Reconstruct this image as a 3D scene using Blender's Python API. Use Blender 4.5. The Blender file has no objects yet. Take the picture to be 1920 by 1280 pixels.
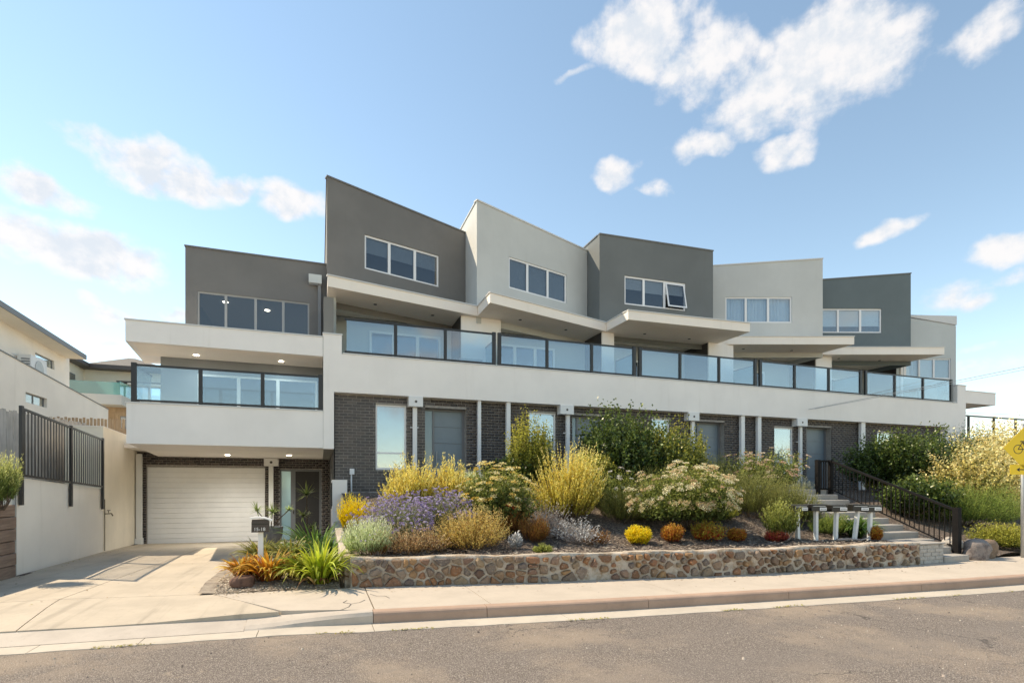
import bpy, math, random
import numpy as np
from mathutils import Vector
R = math.radians
rng = np.random.default_rng(7)
random.seed(7)
SC = bpy.context.scene
COL = SC.collection

# ------------------------------------------------------------------ camera
# world: x runs along the white facade, y into the building, z up (0 = footpath)
cam_data = bpy.data.cameras.new('camera')
cam_data.sensor_width = 36.0
cam_data.lens = 18.75
cam_data.shift_y = 0.1417
cam_data.clip_end = 3000
cam = bpy.data.objects.new('camera', cam_data)
COL.objects.link(cam)
cam.location = (0, 0, 1.6)
cam.rotation_euler = (R(90), 0, R(-19.8))
SC.camera = cam

# ------------------------------------------------------------------ light
SUN_AZ = -54.0       # degrees from +y towards +x
SUN_EL = 48.0
SC.view_settings.view_transform = 'Standard'
SC.view_settings.look = 'None'
SC.view_settings.exposure = 1.30
SC.view_settings.gamma = 1.0
SC.view_settings.use_curve_mapping = False
try:
    SC.view_settings.use_white_balance = True
    SC.view_settings.white_balance_temperature = 8000
    SC.view_settings.white_balance_tint = 10
except AttributeError:
    pass
SKY_STRENGTH = 0.111
sun_data = bpy.data.lights.new('sun', 'SUN')
sun_data.energy = 2.55
sun_data.angle = R(0.6)
sun_data.color = (1.0, 0.93, 0.82)
sun = bpy.data.objects.new('sun', sun_data)
COL.objects.link(sun)
sd = Vector((math.sin(R(SUN_AZ)) * math.cos(R(SUN_EL)), math.cos(R(SUN_AZ)) * math.cos(R(SUN_EL)), math.sin(R(SUN_EL))))
sun.rotation_euler = sd.to_track_quat('Z', 'Y').to_euler()
sun.location = (-20, 20, 30)

world = bpy.data.worlds.new('World')
SC.world = world
world.use_nodes = True


class NT:
    """small wrapper to write node trees in few lines"""
    def __init__(self, tree):
        self.t = tree
        tree.nodes.clear()

    def n(self, kind, **kw):
        nd = self.t.nodes.new(kind)
        for k, v in kw.items():
            if hasattr(nd, k):
                setattr(nd, k, v)
        return nd

    def set(self, sock, v):
        if hasattr(v, 'is_linked') or hasattr(v, 'links'):
            self.t.links.new(v, sock)
        else:
            sock.default_value = v

    def math(self, op, a, b=None, c=None, clamp=False):
        nd = self.n('ShaderNodeMath', operation=op, use_clamp=clamp)
        self.set(nd.inputs[0], a)
        if b is not None:
            self.set(nd.inputs[1], b)
        if c is not None:
            self.set(nd.inputs[2], c)
        return nd.outputs[0]

    def vmath(self, op, a, b=None):
        nd = self.n('ShaderNodeVectorMath', operation=op)
        self.set(nd.inputs[0], a)
        if b is not None:
            self.set(nd.inputs[1], b)
        return nd.outputs['Value'] if op in ('LENGTH', 'DOT_PRODUCT', 'DISTANCE') else nd.outputs[0]

    def noise(self, vec, scale, detail=4, rough=0.55, out='Fac', dist=0.0):
        nd = self.n('ShaderNodeTexNoise')
        if vec is not None:
            self.set(nd.inputs['Vector'], vec)
        nd.inputs['Scale'].default_value = scale
        nd.inputs['Detail'].default_value = detail
        nd.inputs['Roughness'].default_value = rough
        nd.inputs['Distortion'].default_value = dist
        return nd.outputs[out]

    def voro(self, vec, scale, out='Distance', feature='F1', rnd=1.0):
        nd = self.n('ShaderNodeTexVoronoi', feature=feature)
        if vec is not None:
            self.set(nd.inputs['Vector'], vec)
        nd.inputs['Scale'].default_value = scale
        nd.inputs['Randomness'].default_value = rnd
        return nd.outputs[out]

    def ramp(self, fac, stops, interp='LINEAR'):
        nd = self.n('ShaderNodeValToRGB')
        nd.color_ramp.interpolation = interp
        el = nd.color_ramp.elements
        while len(el) < len(stops):
            el.new(0.5)
        for e, (p, c) in zip(el, stops):
            e.position = p
            e.color = (c, c, c, 1) if isinstance(c, (int, float)) else (*c, 1)
        self.set(nd.inputs[0], fac)
        return nd.outputs[0]

    def mix(self, fac, a, b, blend='MIX'):
        nd = self.n('ShaderNodeMix', data_type='RGBA', blend_type=blend)
        self.set(nd.inputs[0], fac)
        for i, v in ((6, a), (7, b)):
            if isinstance(v, tuple):
                v = (*v, 1)
            self.set(nd.inputs[i], v)
        return nd.outputs[2]

    def smooth(self, v, lo, hi):
        nd = self.n('ShaderNodeMapRange', interpolation_type='SMOOTHSTEP')
        self.set(nd.inputs[0], v)
        nd.inputs[1].default_value = lo
        nd.inputs[2].default_value = hi
        return nd.outputs[0]


# sky: Nishita plus fair weather clouds given by azimuth and elevation
w = NT(world.node_tree)
sky = w.n('ShaderNodeTexSky', sky_type='NISHITA')
sky.sun_disc = False
sky.sun_elevation = R(SUN_EL)
sky.sun_rotation = R(SUN_AZ)
sky.altitude = 0
sky.air_density = 1.0
sky.dust_density = 0.0
sky.ozone_density = 2.0
tc = w.n('ShaderNodeTexCoord')
gen = tc.outputs['Generated']
sep = w.n('ShaderNodeSeparateXYZ')
w.set(sep.inputs[0], gen)
az = w.math('ARCTAN2', sep.outputs[0], sep.outputs[1])
el = w.math('ARCSINE', sep.outputs[2])
cv = w.n('ShaderNodeCombineXYZ')
w.set(cv.inputs[0], w.math('MULTIPLY', az, 0.8))
w.set(cv.inputs[1], el)
uv = cv.outputs[0]
n1 = w.noise(uv, 11.0, 3, 0.5, out='Color')
wob = w.vmath('SCALE', w.vmath('SUBTRACT', n1, (0.5, 0.5, 0.5)))
wob.node.inputs['Scale'].default_value = 0.07
ws = w.n('ShaderNodeSeparateXYZ')
w.set(ws.inputs[0], wob)
azw = w.math('ADD', az, ws.outputs[0])
elw = w.math('ADD', el, ws.outputs[1])
CLOUDS = [   # azimuth, elevation, half width, half height, weight (radians)
    (-0.238, 0.460, 0.101, 0.034, 1),
    (-0.142, 0.464, 0.055, 0.018, 0.75),
    (-0.045, 0.456, 0.058, 0.029, 1),
    (-0.376, 0.396, 0.054, 0.020, 0.9),
    (-0.341, 0.329, 0.107, 0.043, 1.1),
    (-0.301, 0.258, 0.034, 0.011, 0.8),
    (-0.220, 0.278, 0.023, 0.013, 0.8),
    (0.586, 0.683, 0.106, 0.049, 1.05),
    (0.700, 0.639, 0.088, 0.041, 0.9),
    (0.871, 0.601, 0.132, 0.068, 1.2),
    (0.801, 0.575, 0.098, 0.043, 0.9),
    (0.687, 0.544, 0.050, 0.019, 0.75),
    (0.817, 0.505, 0.045, 0.020, 0.8),
    (0.543, 0.520, 0.037, 0.023, 0.9),
    (0.960, 0.367, 0.039, 0.018, 0.95),
    (1.059, 0.572, 0.041, 0.021, 0.55),
    (1.095, 0.313, 0.036, 0.020, 0.85),
    (1.038, 0.273, 0.040, 0.018, 0.7),
    (1.089, 0.284, 0.024, 0.011, 0.5),
    (1.067, 0.164, 0.047, 0.012, 0.5),
    (1.073, 0.190, 0.037, 0.007, 0.4),
    (0.463, 0.650, 0.029, 0.007, 0.5),
    (0.619, 0.495, 0.032, 0.009, 0.4),
    (-0.301, 0.220, 0.019, 0.005, 0.5),
    (2.290, 0.445, 0.112, 0.060, 0.95),
    (1.609, 0.089, 0.177, 0.043, 0.79),
    (-1.000, 0.395, 0.177, 0.054, 0.96),
    (1.945, 0.505, 0.182, 0.056, 1.00),
    (-2.281, 0.123, 0.166, 0.060, 0.82),
    (1.472, 0.660, 0.126, 0.066, 1.05),
    (-2.112, 0.697, 0.115, 0.070, 0.88),
    (-1.238, 0.669, 0.074, 0.037, 0.79),
    (-1.120, 0.372, 0.148, 0.045, 0.90),
    (2.874, 0.315, 0.142, 0.059, 1.06),
    (-2.239, 0.702, 0.180, 0.080, 0.97),
    (1.994, 0.657, 0.195, 0.075, 0.93),
    (-2.114, 0.221, 0.176, 0.059, 0.81),
    (1.601, 0.652, 0.199, 0.034, 1.02),
    (2.971, 0.181, 0.101, 0.068, 1.05),
    (1.525, 0.492, 0.066, 0.066, 0.83),
    (-1.454, 0.737, 0.131, 0.080, 0.82),
    (1.654, 0.482, 0.064, 0.040, 0.86),
    (-2.522, 0.185, 0.066, 0.073, 0.83),
    (-1.146, 0.681, 0.113, 0.053, 0.91),
    (-2.390, 0.479, 0.138, 0.061, 1.08),
    (-2.930, 0.369, 0.161, 0.042, 0.82),
    (-1.071, 0.429, 0.137, 0.031, 0.87),
    (-2.642, 0.093, 0.146, 0.062, 0.72),
    (-2.455, 0.392, 0.155, 0.048, 0.98),
    (-2.018, 0.095, 0.068, 0.064, 1.09),
]
dens = None
for (a0, e0, ra, re, wt) in CLOUDS:
    ra, re = ra * 1.08, re * 1.08
    dx = w.math('MULTIPLY', w.math('SUBTRACT', azw, a0), 1 / ra)
    dy = w.math('MULTIPLY', w.math('SUBTRACT', elw, e0), 1 / re)
    r2 = w.math('MULTIPLY_ADD', dx, dx, w.math('MULTIPLY', dy, dy))
    d = w.math('MULTIPLY', w.math('SUBTRACT', 1.0, r2), wt)
    dens = d if dens is None else w.math('MAXIMUM', dens, d)
n2 = w.noise(uv, 20.0, 9, 0.60)
nlow = w.noise(w.vmath('ADD', uv, (-0.010, -0.016, 0.0)), 20.0, 6, 0.60)
puff = w.voro(w.vmath('ADD', uv, wob), 34.0)
dens = w.math('MAXIMUM', dens, -1.2)
cov = w.math('ADD', w.math('MULTIPLY', dens, 1.0), w.math('MULTIPLY', w.math('SUBTRACT', n2, 0.5), 2.3))
cov = w.math('ADD', cov, w.math('MULTIPLY', w.math('SUBTRACT', 0.45, puff), 0.45))
alpha = w.smooth(cov, -0.2, 0.8)
alpha = w.math('MULTIPLY', alpha, 0.94)
relief = w.math('ADD', w.math('MULTIPLY', w.math('SUBTRACT', n2, nlow), 3.2), w.math('MULTIPLY', w.math('SUBTRACT', 0.9, cov), 0.35))
ccol = w.mix(w.smooth(relief, -0.45, 0.45), (2.6, 3.1, 3.95), (3.35, 3.65, 4.3))
hs = w.n('ShaderNodeHueSaturation')
hs.inputs['Hue'].default_value = 0.493
hs.inputs['Saturation'].default_value = 1.0
hs.inputs['Value'].default_value = 1.0
w.set(hs.inputs['Color'], sky.outputs[0])
skyc = w.mix(alpha, hs.outputs[0], ccol)
bg = w.n('ShaderNodeBackground')
bg.inputs['Strength'].default_value = SKY_STRENGTH
w.set(bg.inputs['Color'], skyc)
wo = w.n('ShaderNodeOutputWorld')
w.set(wo.inputs['Surface'], bg.outputs[0])


# ------------------------------------------------------------------ materials
def new_mat(name):
    m = bpy.data.materials.new(name)
    m.use_nodes = True
    t = NT(m.node_tree)
    p = t.n('ShaderNodeBsdfPrincipled')
    o = t.n('ShaderNodeOutputMaterial')
    t.set(o.inputs['Surface'], p.outputs[0])
    return m, t, p


def bump(t, p, h, strength=0.3, dist=0.02):
    b = t.n('ShaderNodeBump')
    b.inputs['Strength'].default_value = strength
    b.inputs['Distance'].default_value = dist
    t.set(b.inputs['Height'], h)
    t.set(p.inputs['Normal'], b.outputs[0])


def coords(t, kind='Object'):
    return t.n('ShaderNodeTexCoord').outputs[kind]


def world_pos(t):
    return t.n('ShaderNodeNewGeometry').outputs['Position']


def render_mat(name, col, var=0.06, rough=0.85, grain=0.25, stain=0.10):
    """painted render / stucco with faint cloudy wear, rain streaks and grain"""
    m, t, p = new_mat(name)
    v = world_pos(t)
    big = t.noise(v, 0.7, 5, 0.6)
    mp = t.n('ShaderNodeMapping')
    t.set(mp.inputs[0], v)
    mp.inputs['Scale'].default_value = (3.2, 3.2, 0.22)
    streak = t.noise(mp.outputs[0], 1.6, 5, 0.6)
    a = tuple(c * (1 - var) for c in col)
    b = tuple(min(1, c * (1 + var)) for c in col)
    c1 = t.mix(t.smooth(big, 0.3, 0.7), a, b)
    c2 = t.mix(t.math('MULTIPLY', t.smooth(streak, 0.55, 0.8), stain * 2.5), c1, tuple(c * 0.74 * k for c, k in zip(col, (1, .97, .92))))
    t.set(p.inputs['Base Color'], c2)
    p.inputs['Roughness'].default_value = rough
    fine = t.noise(v, 130, 3, 0.7)
    bump(t, p, fine, grain, 0.006)
    return m


def plain_mat(name, col, rough=0.5, metal=0.0, var=0.0, scale=20, grain=0.0):
    m, t, p = new_mat(name)
    if var:
        f = t.noise(world_pos(t), scale, 5, 0.65)
        t.set(p.inputs['Base Color'], t.mix(t.smooth(f, .3, .7), tuple(c * (1 - var) for c in col), tuple(min(1, c * (1 + var)) for c in col)))
        if grain:
            bump(t, p, t.noise(world_pos(t), scale * 6, 4, 0.7), grain, 0.004)
    else:
        p.inputs['Base Color'].default_value = (*col, 1)
    p.inputs['Roughness'].default_value = rough
    p.inputs['Metallic'].default_value = metal
    return m


def glass_mat(name, tint, gloss=1.0, rough=0.0, haze=0.0, hazecol=(.6, .75, .8), base=0.04):
    """thin pane: tinted see-through plus fresnel reflection, optionally part frosted"""
    m, t, p = new_mat(name)
    t.t.nodes.remove(p)
    tr = t.n('ShaderNodeBsdfTransparent')
    tr.inputs[0].default_value = (*tint, 1)
    body = tr.outputs[0]
    if haze:
        df = t.n('ShaderNodeBsdfDiffuse')
        df.inputs[0].default_value = (*hazecol, 1)
        tl = t.n('ShaderNodeBsdfTranslucent')
        tl.inputs[0].default_value = (*hazecol, 1)
        ms = t.n('ShaderNodeMixShader')
        ms.inputs[0].default_value = 0.5
        t.set(ms.inputs[1], df.outputs[0])
        t.set(ms.inputs[2], tl.outputs[0])
        m2 = t.n('ShaderNodeMixShader')
        m2.inputs[0].default_value = haze
        t.set(m2.inputs[1], body)
        t.set(m2.inputs[2], ms.outputs[0])
        body = m2.outputs[0]
    gl = t.n('ShaderNodeBsdfGlossy')
    gl.inputs['Roughness'].default_value = rough
    gl.inputs[0].default_value = (.95, .97, 1, 1)
    lw = t.n('ShaderNodeLayerWeight')
    lw.inputs[0].default_value = 0.5
    f5 = t.math('POWER', lw.outputs['Facing'], 4.0)
    f = t.math('MULTIPLY', t.math('ADD', t.math('MULTIPLY', f5, 0.9), base), gloss, clamp=True)
    mx = t.n('ShaderNodeMixShader')
    t.set(mx.inputs[0], f)
    t.set(mx.inputs[1], body)
    t.set(mx.inputs[2], gl.outputs[0])
    out = [n for n in t.t.nodes if n.type == 'OUTPUT_MATERIAL'][0]
    t.set(out.inputs['Surface'], mx.outputs[0])
    return m


def piece_rand(t):
    """one random number for each loose piece and each object"""
    isl = t.n('ShaderNodeNewGeometry').outputs['Random Per Island']
    ob = t.n('ShaderNodeObjectInfo').outputs['Random']
    return t.math('FRACT', t.math('ADD', t.math('MULTIPLY', isl, 7.31), t.math('MULTIPLY', ob, 5.77)))


def brick_mat(name):
    m, t, p = new_mat(name)
    r = piece_rand(t)
    c = t.ramp(r, [(0, (.030, .026, .027)), (.35, (.045, .038, .037)), (.65, (.062, .050, .046)), (.9, (.085, .066, .058)), (1, (.105, .088, .078))])
    v = world_pos(t)
    f = t.noise(v, 60, 4, 0.7)
    c = t.mix(t.smooth(f, .35, .75), c, t.mix(0.5, c, (.12, .10, .09)))
    t.set(p.inputs['Base Color'], c)
    p.inputs['Roughness'].default_value = 0.42
    bump(t, p, t.noise(v, 90, 4, .7), 0.5, 0.004)
    return m


def stone_mat(name):
    m, t, p = new_mat(name)
    r = piece_rand(t)
    c = t.ramp(r, [(0, (.13, .075, .052)), (.12, (.30, .135, .055)), (.25, (.19, .125, .085)), (.38, (.36, .20, .085)), (.50, (.16, .125, .105)),
                   (.60, (.29, .205, .125)), (.72, (.13, .10, .088)), (.84, (.31, .14, .065)), (.93, (.27, .215, .17)), (1, (.25, .15, .085))])
    v = world_pos(t)
    f = t.noise(v, 14, 6, .7)
    c = t.mix(t.smooth(f, .45, .75), c, t.mix(0.55, c, (.05, .035, .03)))
    g = t.noise(v, 34, 5, .7)
    c = t.mix(t.smooth(g, .54, .74), c, (.42, .35, .27))
    t.set(p.inputs['Base Color'], c)
    p.inputs['Roughness'].default_value = 0.8
    bump(t, p, t.math('ADD', f, t.math('MULTIPLY', g, .4)), 0.9, 0.02)
    return m


def mortar_mat(name, col, dark):
    m, t, p = new_mat(name)
    v = world_pos(t)
    f = t.noise(v, 6, 6, .7)
    g = t.noise(v, 28, 6, .75)
    c = t.mix(t.smooth(f, .42, .68), col, dark)
    c = t.mix(t.smooth(g, .5, .75), c, tuple(x * .55 for x in col))
    t.set(p.inputs['Base Color'], c)
    p.inputs['Roughness'].default_value = 0.95
    bump(t, p, g, 0.8, 0.015)
    return m


def concrete_mat(name, col, stain=.35, rough=.85, tyre=False):
    m, t, p = new_mat(name)
    v = world_pos(t)
    f = t.noise(v, 1.3, 6, .65)
    g = t.noise(v, 9, 6, .7)
    s = t.noise(v, 150, 2, .6)
    ob = t.n('ShaderNodeObjectInfo').outputs['Random']
    c = t.mix(t.smooth(f, .35, .7), col, tuple(x * (1 - stain * .5) for x in col))
    c = t.mix(t.smooth(g, .52, .8), c, tuple(x * (1 - stain * .65) for x in col))
    c = t.mix(t.math('MULTIPLY', ob, .22), c, tuple(x * .8 for x in col))
    c = t.mix(t.math('MULTIPLY', t.smooth(s, .5, .75), .3), c, tuple(x * .6 for x in col))
    spots = t.voro(v, 2.6)
    c = t.mix(t.math('MULTIPLY', t.math('SUBTRACT', 1.0, t.smooth(spots, .02, .055)), .55), c, tuple(x * .3 for x in col))
    if tyre:
        mp = t.n('ShaderNodeMapping')
        t.set(mp.inputs[0], v)
        mp.inputs['Scale'].default_value = (2.4, .16, 1)
        k = t.noise(mp.outputs[0], 1.8, 5, .65)
        c = t.mix(t.math('MULTIPLY', t.smooth(k, .5, .72), .5), c, tuple(x * .45 for x in col))
    t.set(p.inputs['Base Color'], c)
    p.inputs['Roughness'].default_value = rough
    bump(t, p, t.math('ADD', s, t.math('MULTIPLY', g, .6)), 0.35, 0.006)
    return m


def asphalt_mat(name):
    m, t, p = new_mat(name)
    v = world_pos(t)
    cell = t.n('ShaderNodeTexVoronoi', feature='F1')
    t.set(cell.inputs['Vector'], v)
    cell.inputs['Scale'].default_value = 95
    rnd = t.n('ShaderNodeSeparateColor')
    t.set(rnd.inputs[0], cell.outputs['Color'])
    stone = t.ramp(rnd.outputs[0], [(0, (.20, .165, .142)), (.3, (.28, .232, .20)), (.6, (.35, .295, .25)), (.85, (.42, .36, .31)), (1, (.54, .475, .41))])
    gap = t.smooth(cell.outputs['Distance'], .36, .62)
    c = t.mix(gap, stone, (.15, .120, .100))
    f = t.noise(v, .55, 5, .65)
    c = t.mix(t.math('MULTIPLY', t.smooth(f, .46, .66), .6), c, (.44, .34, .25))
    f2 = t.noise(v, 2.2, 6, .7)
    c = t.mix(t.math('MULTIPLY', t.smooth(f2, .55, .75), .45), c, (.20, .175, .16))
    mp = t.n('ShaderNodeMapping')
    t.set(mp.inputs[0], v)
    mp.inputs['Rotation'].default_value = (0, 0, .09)
    mp.inputs['Scale'].default_value = (.05, 1.0, 1)
    lane = t.noise(mp.outputs[0], .9, 4, .6)
    c = t.mix(t.math('MULTIPLY', t.smooth(lane, .46, .62), .38), c, (.23, .195, .17))
    wv = t.vmath('ADD', v, t.vmath('SCALE', t.noise(v, 1.1, 5, .7, out='Color')))
    ck = t.voro(wv, .42, feature='DISTANCE_TO_EDGE')
    ckm = t.math('MULTIPLY', t.math('SUBTRACT', 1.0, t.smooth(ck, .002, .009)), t.smooth(t.noise(v, .5, 2, .5), .5, .6))
    c = t.mix(t.math('MULTIPLY', ckm, .75), c, (.06, .05, .045))
    f3 = t.noise(v, 3.1, 5, .7)
    c = t.mix(t.math('MULTIPLY', t.smooth(f3, .6, .75), .5), c, (.48, .38, .27))
    t.set(p.inputs['Base Color'], c)
    p.inputs['Roughness'].default_value = .9
    h = t.math('SUBTRACT', 1.0, cell.outputs['Distance'])
    bump(t, p, t.math('ADD', h, t.math('MULTIPLY', rnd.outputs[1], .6)), 0.9, 0.012)
    return m


def mulch_mat(name):
    m, t, p = new_mat(name)
    v = world_pos(t)
    cell = t.n('ShaderNodeTexVoronoi', feature='F1')
    t.set(cell.inputs['Vector'], v)
    cell.inputs['Scale'].default_value = 38
    rnd = t.n('ShaderNodeSeparateColor')
    t.set(rnd.inputs[0], cell.outputs['Color'])
    c = t.ramp(rnd.outputs[0], [(0, (.06, .043, .034)), (.4, (.12, .088, .068)), (.75, (.20, .15, .118)), (.95, (.30, .235, .185)), (1, (.50, .42, .34))])
    f = t.noise(v, 1.7, 5, .65)
    c = t.mix(t.math('MULTIPLY', t.smooth(f, .42, .66), .6), c, (.15, .118, .10))
    t.set(p.inputs['Base Color'], c)
    p.inputs['Roughness'].default_value = .95
    bump(t, p, t.math('ADD', rnd.outputs[1], t.noise(v, 90, 3, .7)), 1.0, 0.03)
    return m


def timber_mat(name, a, b, axis):
    m, t, p = new_mat(name)
    v = world_pos(t)
    mp = t.n('ShaderNodeMapping')
    t.set(mp.inputs[0], v)
    sc = [22, 22, 22]
    sc[axis] = 1.4
    mp.inputs['Scale'].default_value = sc
    ob = t.n('ShaderNodeObjectInfo').outputs['Random']
    cb = t.n('ShaderNodeCombineXYZ')
    for i in range(3):
        t.set(cb.inputs[i], t.math('MULTIPLY', ob, 31.7 + 11 * i))
    t.set(mp.inputs['Location'], cb.outputs[0])
    g = t.noise(mp.outputs[0], 1.0, 6, .65, dist=.6)
    f = t.noise(v, 2.2, 4, .6)
    c = t.mix(t.smooth(g, .3, .7), a, b)
    c = t.mix(t.math('MULTIPLY', t.smooth(f, .45, .7), .35), c, tuple(x * .55 for x in a))
    c = t.mix(t.math('MULTIPLY', ob, .35), c, tuple(x * .65 for x in b))
    t.set(p.inputs['Base Color'], c)
    p.inputs['Roughness'].default_value = .85
    bump(t, p, g, .5, .006)
    return m


def leaf_mat(name, inner, outer, tips=None, trans=.35, rough=.55, spread=.35):
    """colour follows leaf age (attribute tint: old 0, young 1) and varies leaf by leaf"""
    m, t, p = new_mat(name)
    at = t.n('ShaderNodeAttribute', attribute_name='tint')
    f = at.outputs['Fac']
    r = piece_rand(t)
    f2 = t.math('ADD', f, t.math('MULTIPLY', t.math('SUBTRACT', r, .5), spread), clamp=True)
    stops = [(0.0, inner), (.6, outer)] if tips is None else [(0.0, inner), (.5, outer), (1.0, tips)]
    c = t.ramp(f2, stops)
    r2 = t.math('FRACT', t.math('MULTIPLY', r, 17.3))
    hs = t.n('ShaderNodeHueSaturation')
    t.set(hs.inputs['Color'], c)
    t.set(hs.inputs['Value'], t.math('MULTIPLY_ADD', r2, .7, .65))
    t.set(hs.inputs['Hue'], t.math('MULTIPLY_ADD', r, .04, .48))
    t.set(p.inputs['Base Color'], hs.outputs[0])
    p.inputs['Roughness'].default_value = rough
    p.inputs['Specular IOR Level'].default_value = .35
    tl = t.n('ShaderNodeBsdfTranslucent')
    t.set(tl.inputs[0], hs.outputs[0])
    mx = t.n('ShaderNodeMixShader')
    mx.inputs[0].default_value = trans
    t.set(mx.inputs[1], p.outputs[0])
    t.set(mx.inputs[2], tl.outputs[0])
    out = [n for n in t.t.nodes if n.type == 'OUTPUT_MATERIAL'][0]
    t.set(out.inputs['Surface'], mx.outputs[0])
    return m


def emit_mat(name, col, s):
    m, t, p = new_mat(name)
    p.inputs['Emission Color'].default_value = (*col, 1)
    p.inputs['Emission Strength'].default_value = s
    return m


M = {}
M['white'] = render_mat('white_render', (.89, .845, .80), .035, stain=.10)
M['coping'] = plain_mat('coping_metal', (.62, .62, .61), .5, var=.05)
M['dark'] = render_mat('dark_grey_render', (.150, .162, .160), .07, stain=.05)
M['darkwarm'] = render_mat('warm_dark_grey_render', (.182, .175, .166), .08, stain=.06)
M['darkblue'] = render_mat('blue_grey_render', (.132, .165, .172), .06, stain=.05)
M['light'] = render_mat('light_grey_render', (.545, .555, .535), .05, stain=.06)
M['light2'] = render_mat('pale_grey_render', (.53, .56, .55), .05, stain=.05)
M['midgrey'] = render_mat('mid_grey_render', (.24, .25, .26), .05)
M['charcoal'] = render_mat('charcoal_render', (.055, .052, .052), .08)
M['soffit'] = render_mat('soffit_white', (.92, .84, .75), .03, grain=.05)
M['cap_dark'] = plain_mat('dark_cap_metal', (.16, .16, .16), .45)
M['frame_white'] = plain_mat('white_frame', (.80, .80, .80), .35)
M['frame_mid'] = plain_mat('soft_grey_frame', (.36, .36, .35), .4)
M['frame_black'] = plain_mat('black_powder_coat', (.018, .019, .021), .4)
M['frame_grey'] = plain_mat('grey_frame', (.16, .17, .185), .4)
M['frame_bronze'] = plain_mat('dark_bronze_metal', (.010, .009, .009), .7, var=.2, scale=8)
M['glass'] = glass_mat('balustrade_glass', (.78, .89, .93), 1.0, base=.15)
M['frost'] = glass_mat('frosted_glass', (.62, .80, .84), .8, rough=.15, haze=.75, hazecol=(.42, .60, .66), base=.08)
M['teal_glass'] = glass_mat('teal_glass', (.50, .78, .76), 1.0, rough=.05, haze=.6, hazecol=(.26, .52, .52), base=.10)
M['pane'] = glass_mat('window_pane', (.82, .87, .89), .9, base=.14)
M['pane_dark'] = glass_mat('dark_window_pane', (.66, .69, .71), .8, base=.09)
M['pane_sky'] = glass_mat('film_window_pane', (.74, .84, .87), .9, base=.24)
M['blind'] = plain_mat('roller_blind', (.42, .46, .48), .8, var=.05, scale=6)
M['blind_white'] = plain_mat('white_roller_blind', (.72, .75, .76), .8, var=.04, scale=6)
M['curtain'] = plain_mat('sheer_curtain', (.70, .74, .78), .9, var=.06, scale=14)
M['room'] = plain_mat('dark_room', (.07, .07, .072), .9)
M['room_grey'] = plain_mat('grey_room', (.22, .215, .20), .9)
M['door'] = plain_mat('grey_blue_door', (.17, .22, .255), .4, var=.04, scale=3)
M['screen'] = plain_mat('dark_screen_door', (.028, .026, .026), .6, var=.2, scale=30)
M['garage'] = plain_mat('white_steel_door', (.84, .83, .82), .45, var=.03, scale=2)
M['brick'] = brick_mat('dark_brick')
M['mortar'] = plain_mat('brick_mortar', (.31, .29, .27), .95, var=.2, scale=12, grain=.5)
M['stone'] = stone_mat('rust_stone')
M['stone_mortar'] = mortar_mat('stone_mortar', (.52, .45, .37), (.30, .20, .12))
M['boulder'] = mortar_mat('boulder_rock', (.26, .22, .20), (.11, .09, .085))
M['red_rock'] = mortar_mat('brown_rock', (.16, .085, .06), (.07, .04, .03))
M['path'] = concrete_mat('footpath_concrete', (.52, .445, .365), .3)
M['drive'] = concrete_mat('driveway_concrete', (.52, .44, .345), .35, tyre=True)
M['kerb'] = concrete_mat('kerb_concrete', (.45, .305, .225), .45)
M['kerb_pale'] = concrete_mat('lay_back_concrete', (.52, .45, .38), .4)
M['gutter'] = concrete_mat('gutter_concrete', (.53, .465, .385), .4)
M['step'] = concrete_mat('step_concrete', (.40, .365, .325), .55)
M['asphalt'] = asphalt_mat('asphalt')
M['mulch'] = mulch_mat('mulch')
M['pale_mulch'] = mortar_mat('pale_mulch', (.36, .30, .235), (.17, .13, .10))
M['earth'] = mulch_mat('earth')
M['tile_pale'] = plain_mat('pale_floor_tile', (.72, .66, .58), .6, var=.05, scale=4)
M['verge'] = plain_mat('dry_verge', (.42, .35, .25), .95, var=.3, scale=2)
M['cream'] = render_mat('cream_render', (.85, .76, .62), .04)
M['offwhite'] = render_mat('off_white_render', (.87, .81, .73), .04)
M['tanwall'] = render_mat('tan_render', (.87, .79, .66), .06)
M['roof_grey'] = plain_mat('grey_gutter', (.16, .165, .175), .5)
M['roof_brown'] = plain_mat('brown_gutter', (.075, .06, .055), .5)
M['tile'] = plain_mat('dark_roof_tile', (.10, .09, .082), .7, var=.3, scale=9)
M['paling'] = timber_mat('grey_paling', (.40, .39, .38), (.62, .61, .60), 2)
M['paling_tan'] = timber_mat('tan_paling', (.36, .24, .14), (.56, .41, .27), 2)
M['sleeper'] = timber_mat('sleeper_timber', (.20, .125, .09), (.36, .25, .19), 1)
M['plastic'] = plain_mat('white_plastic', (.75, .75, .74), .4)
M['black_box'] = plain_mat('black_letterbox', (.016, .015, .015), .35)
M['lid'] = plain_mat('dark_lid', (.10, .10, .10), .25)
M['brown_box'] = plain_mat('brown_letterbox', (.055, .042, .036), .35)
M['brass'] = plain_mat('tap_metal', (.20, .17, .12), .4, metal=.8)
M['galv'] = plain_mat('galvanised_steel', (.45, .46, .46), .5, metal=.6, var=.08, scale=10)
M['yellow'] = plain_mat('yellow_sign_face', (.95, .62, .02), .45)
M['ink'] = plain_mat('black_print', (.02, .018, .012), .5)
M['lamp'] = emit_mat('lit_lamp', (1, .95, .85), 9.0)
M['lamp_off'] = plain_mat('unlit_downlight', (.055, .05, .045), .4)
M['cable'] = plain_mat('cable_sheath', (.42, .42, .42), .6)
M['pot'] = plain_mat('grey_pot', (.16, .17, .18), .7, var=.1, scale=6)
M['bark'] = plain_mat('bark', (.11, .075, .05), .9, var=.3, scale=40, grain=.6)
M['twig'] = plain_mat('dry_twig', (.36, .30, .27), .9, var=.3, scale=30)
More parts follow.
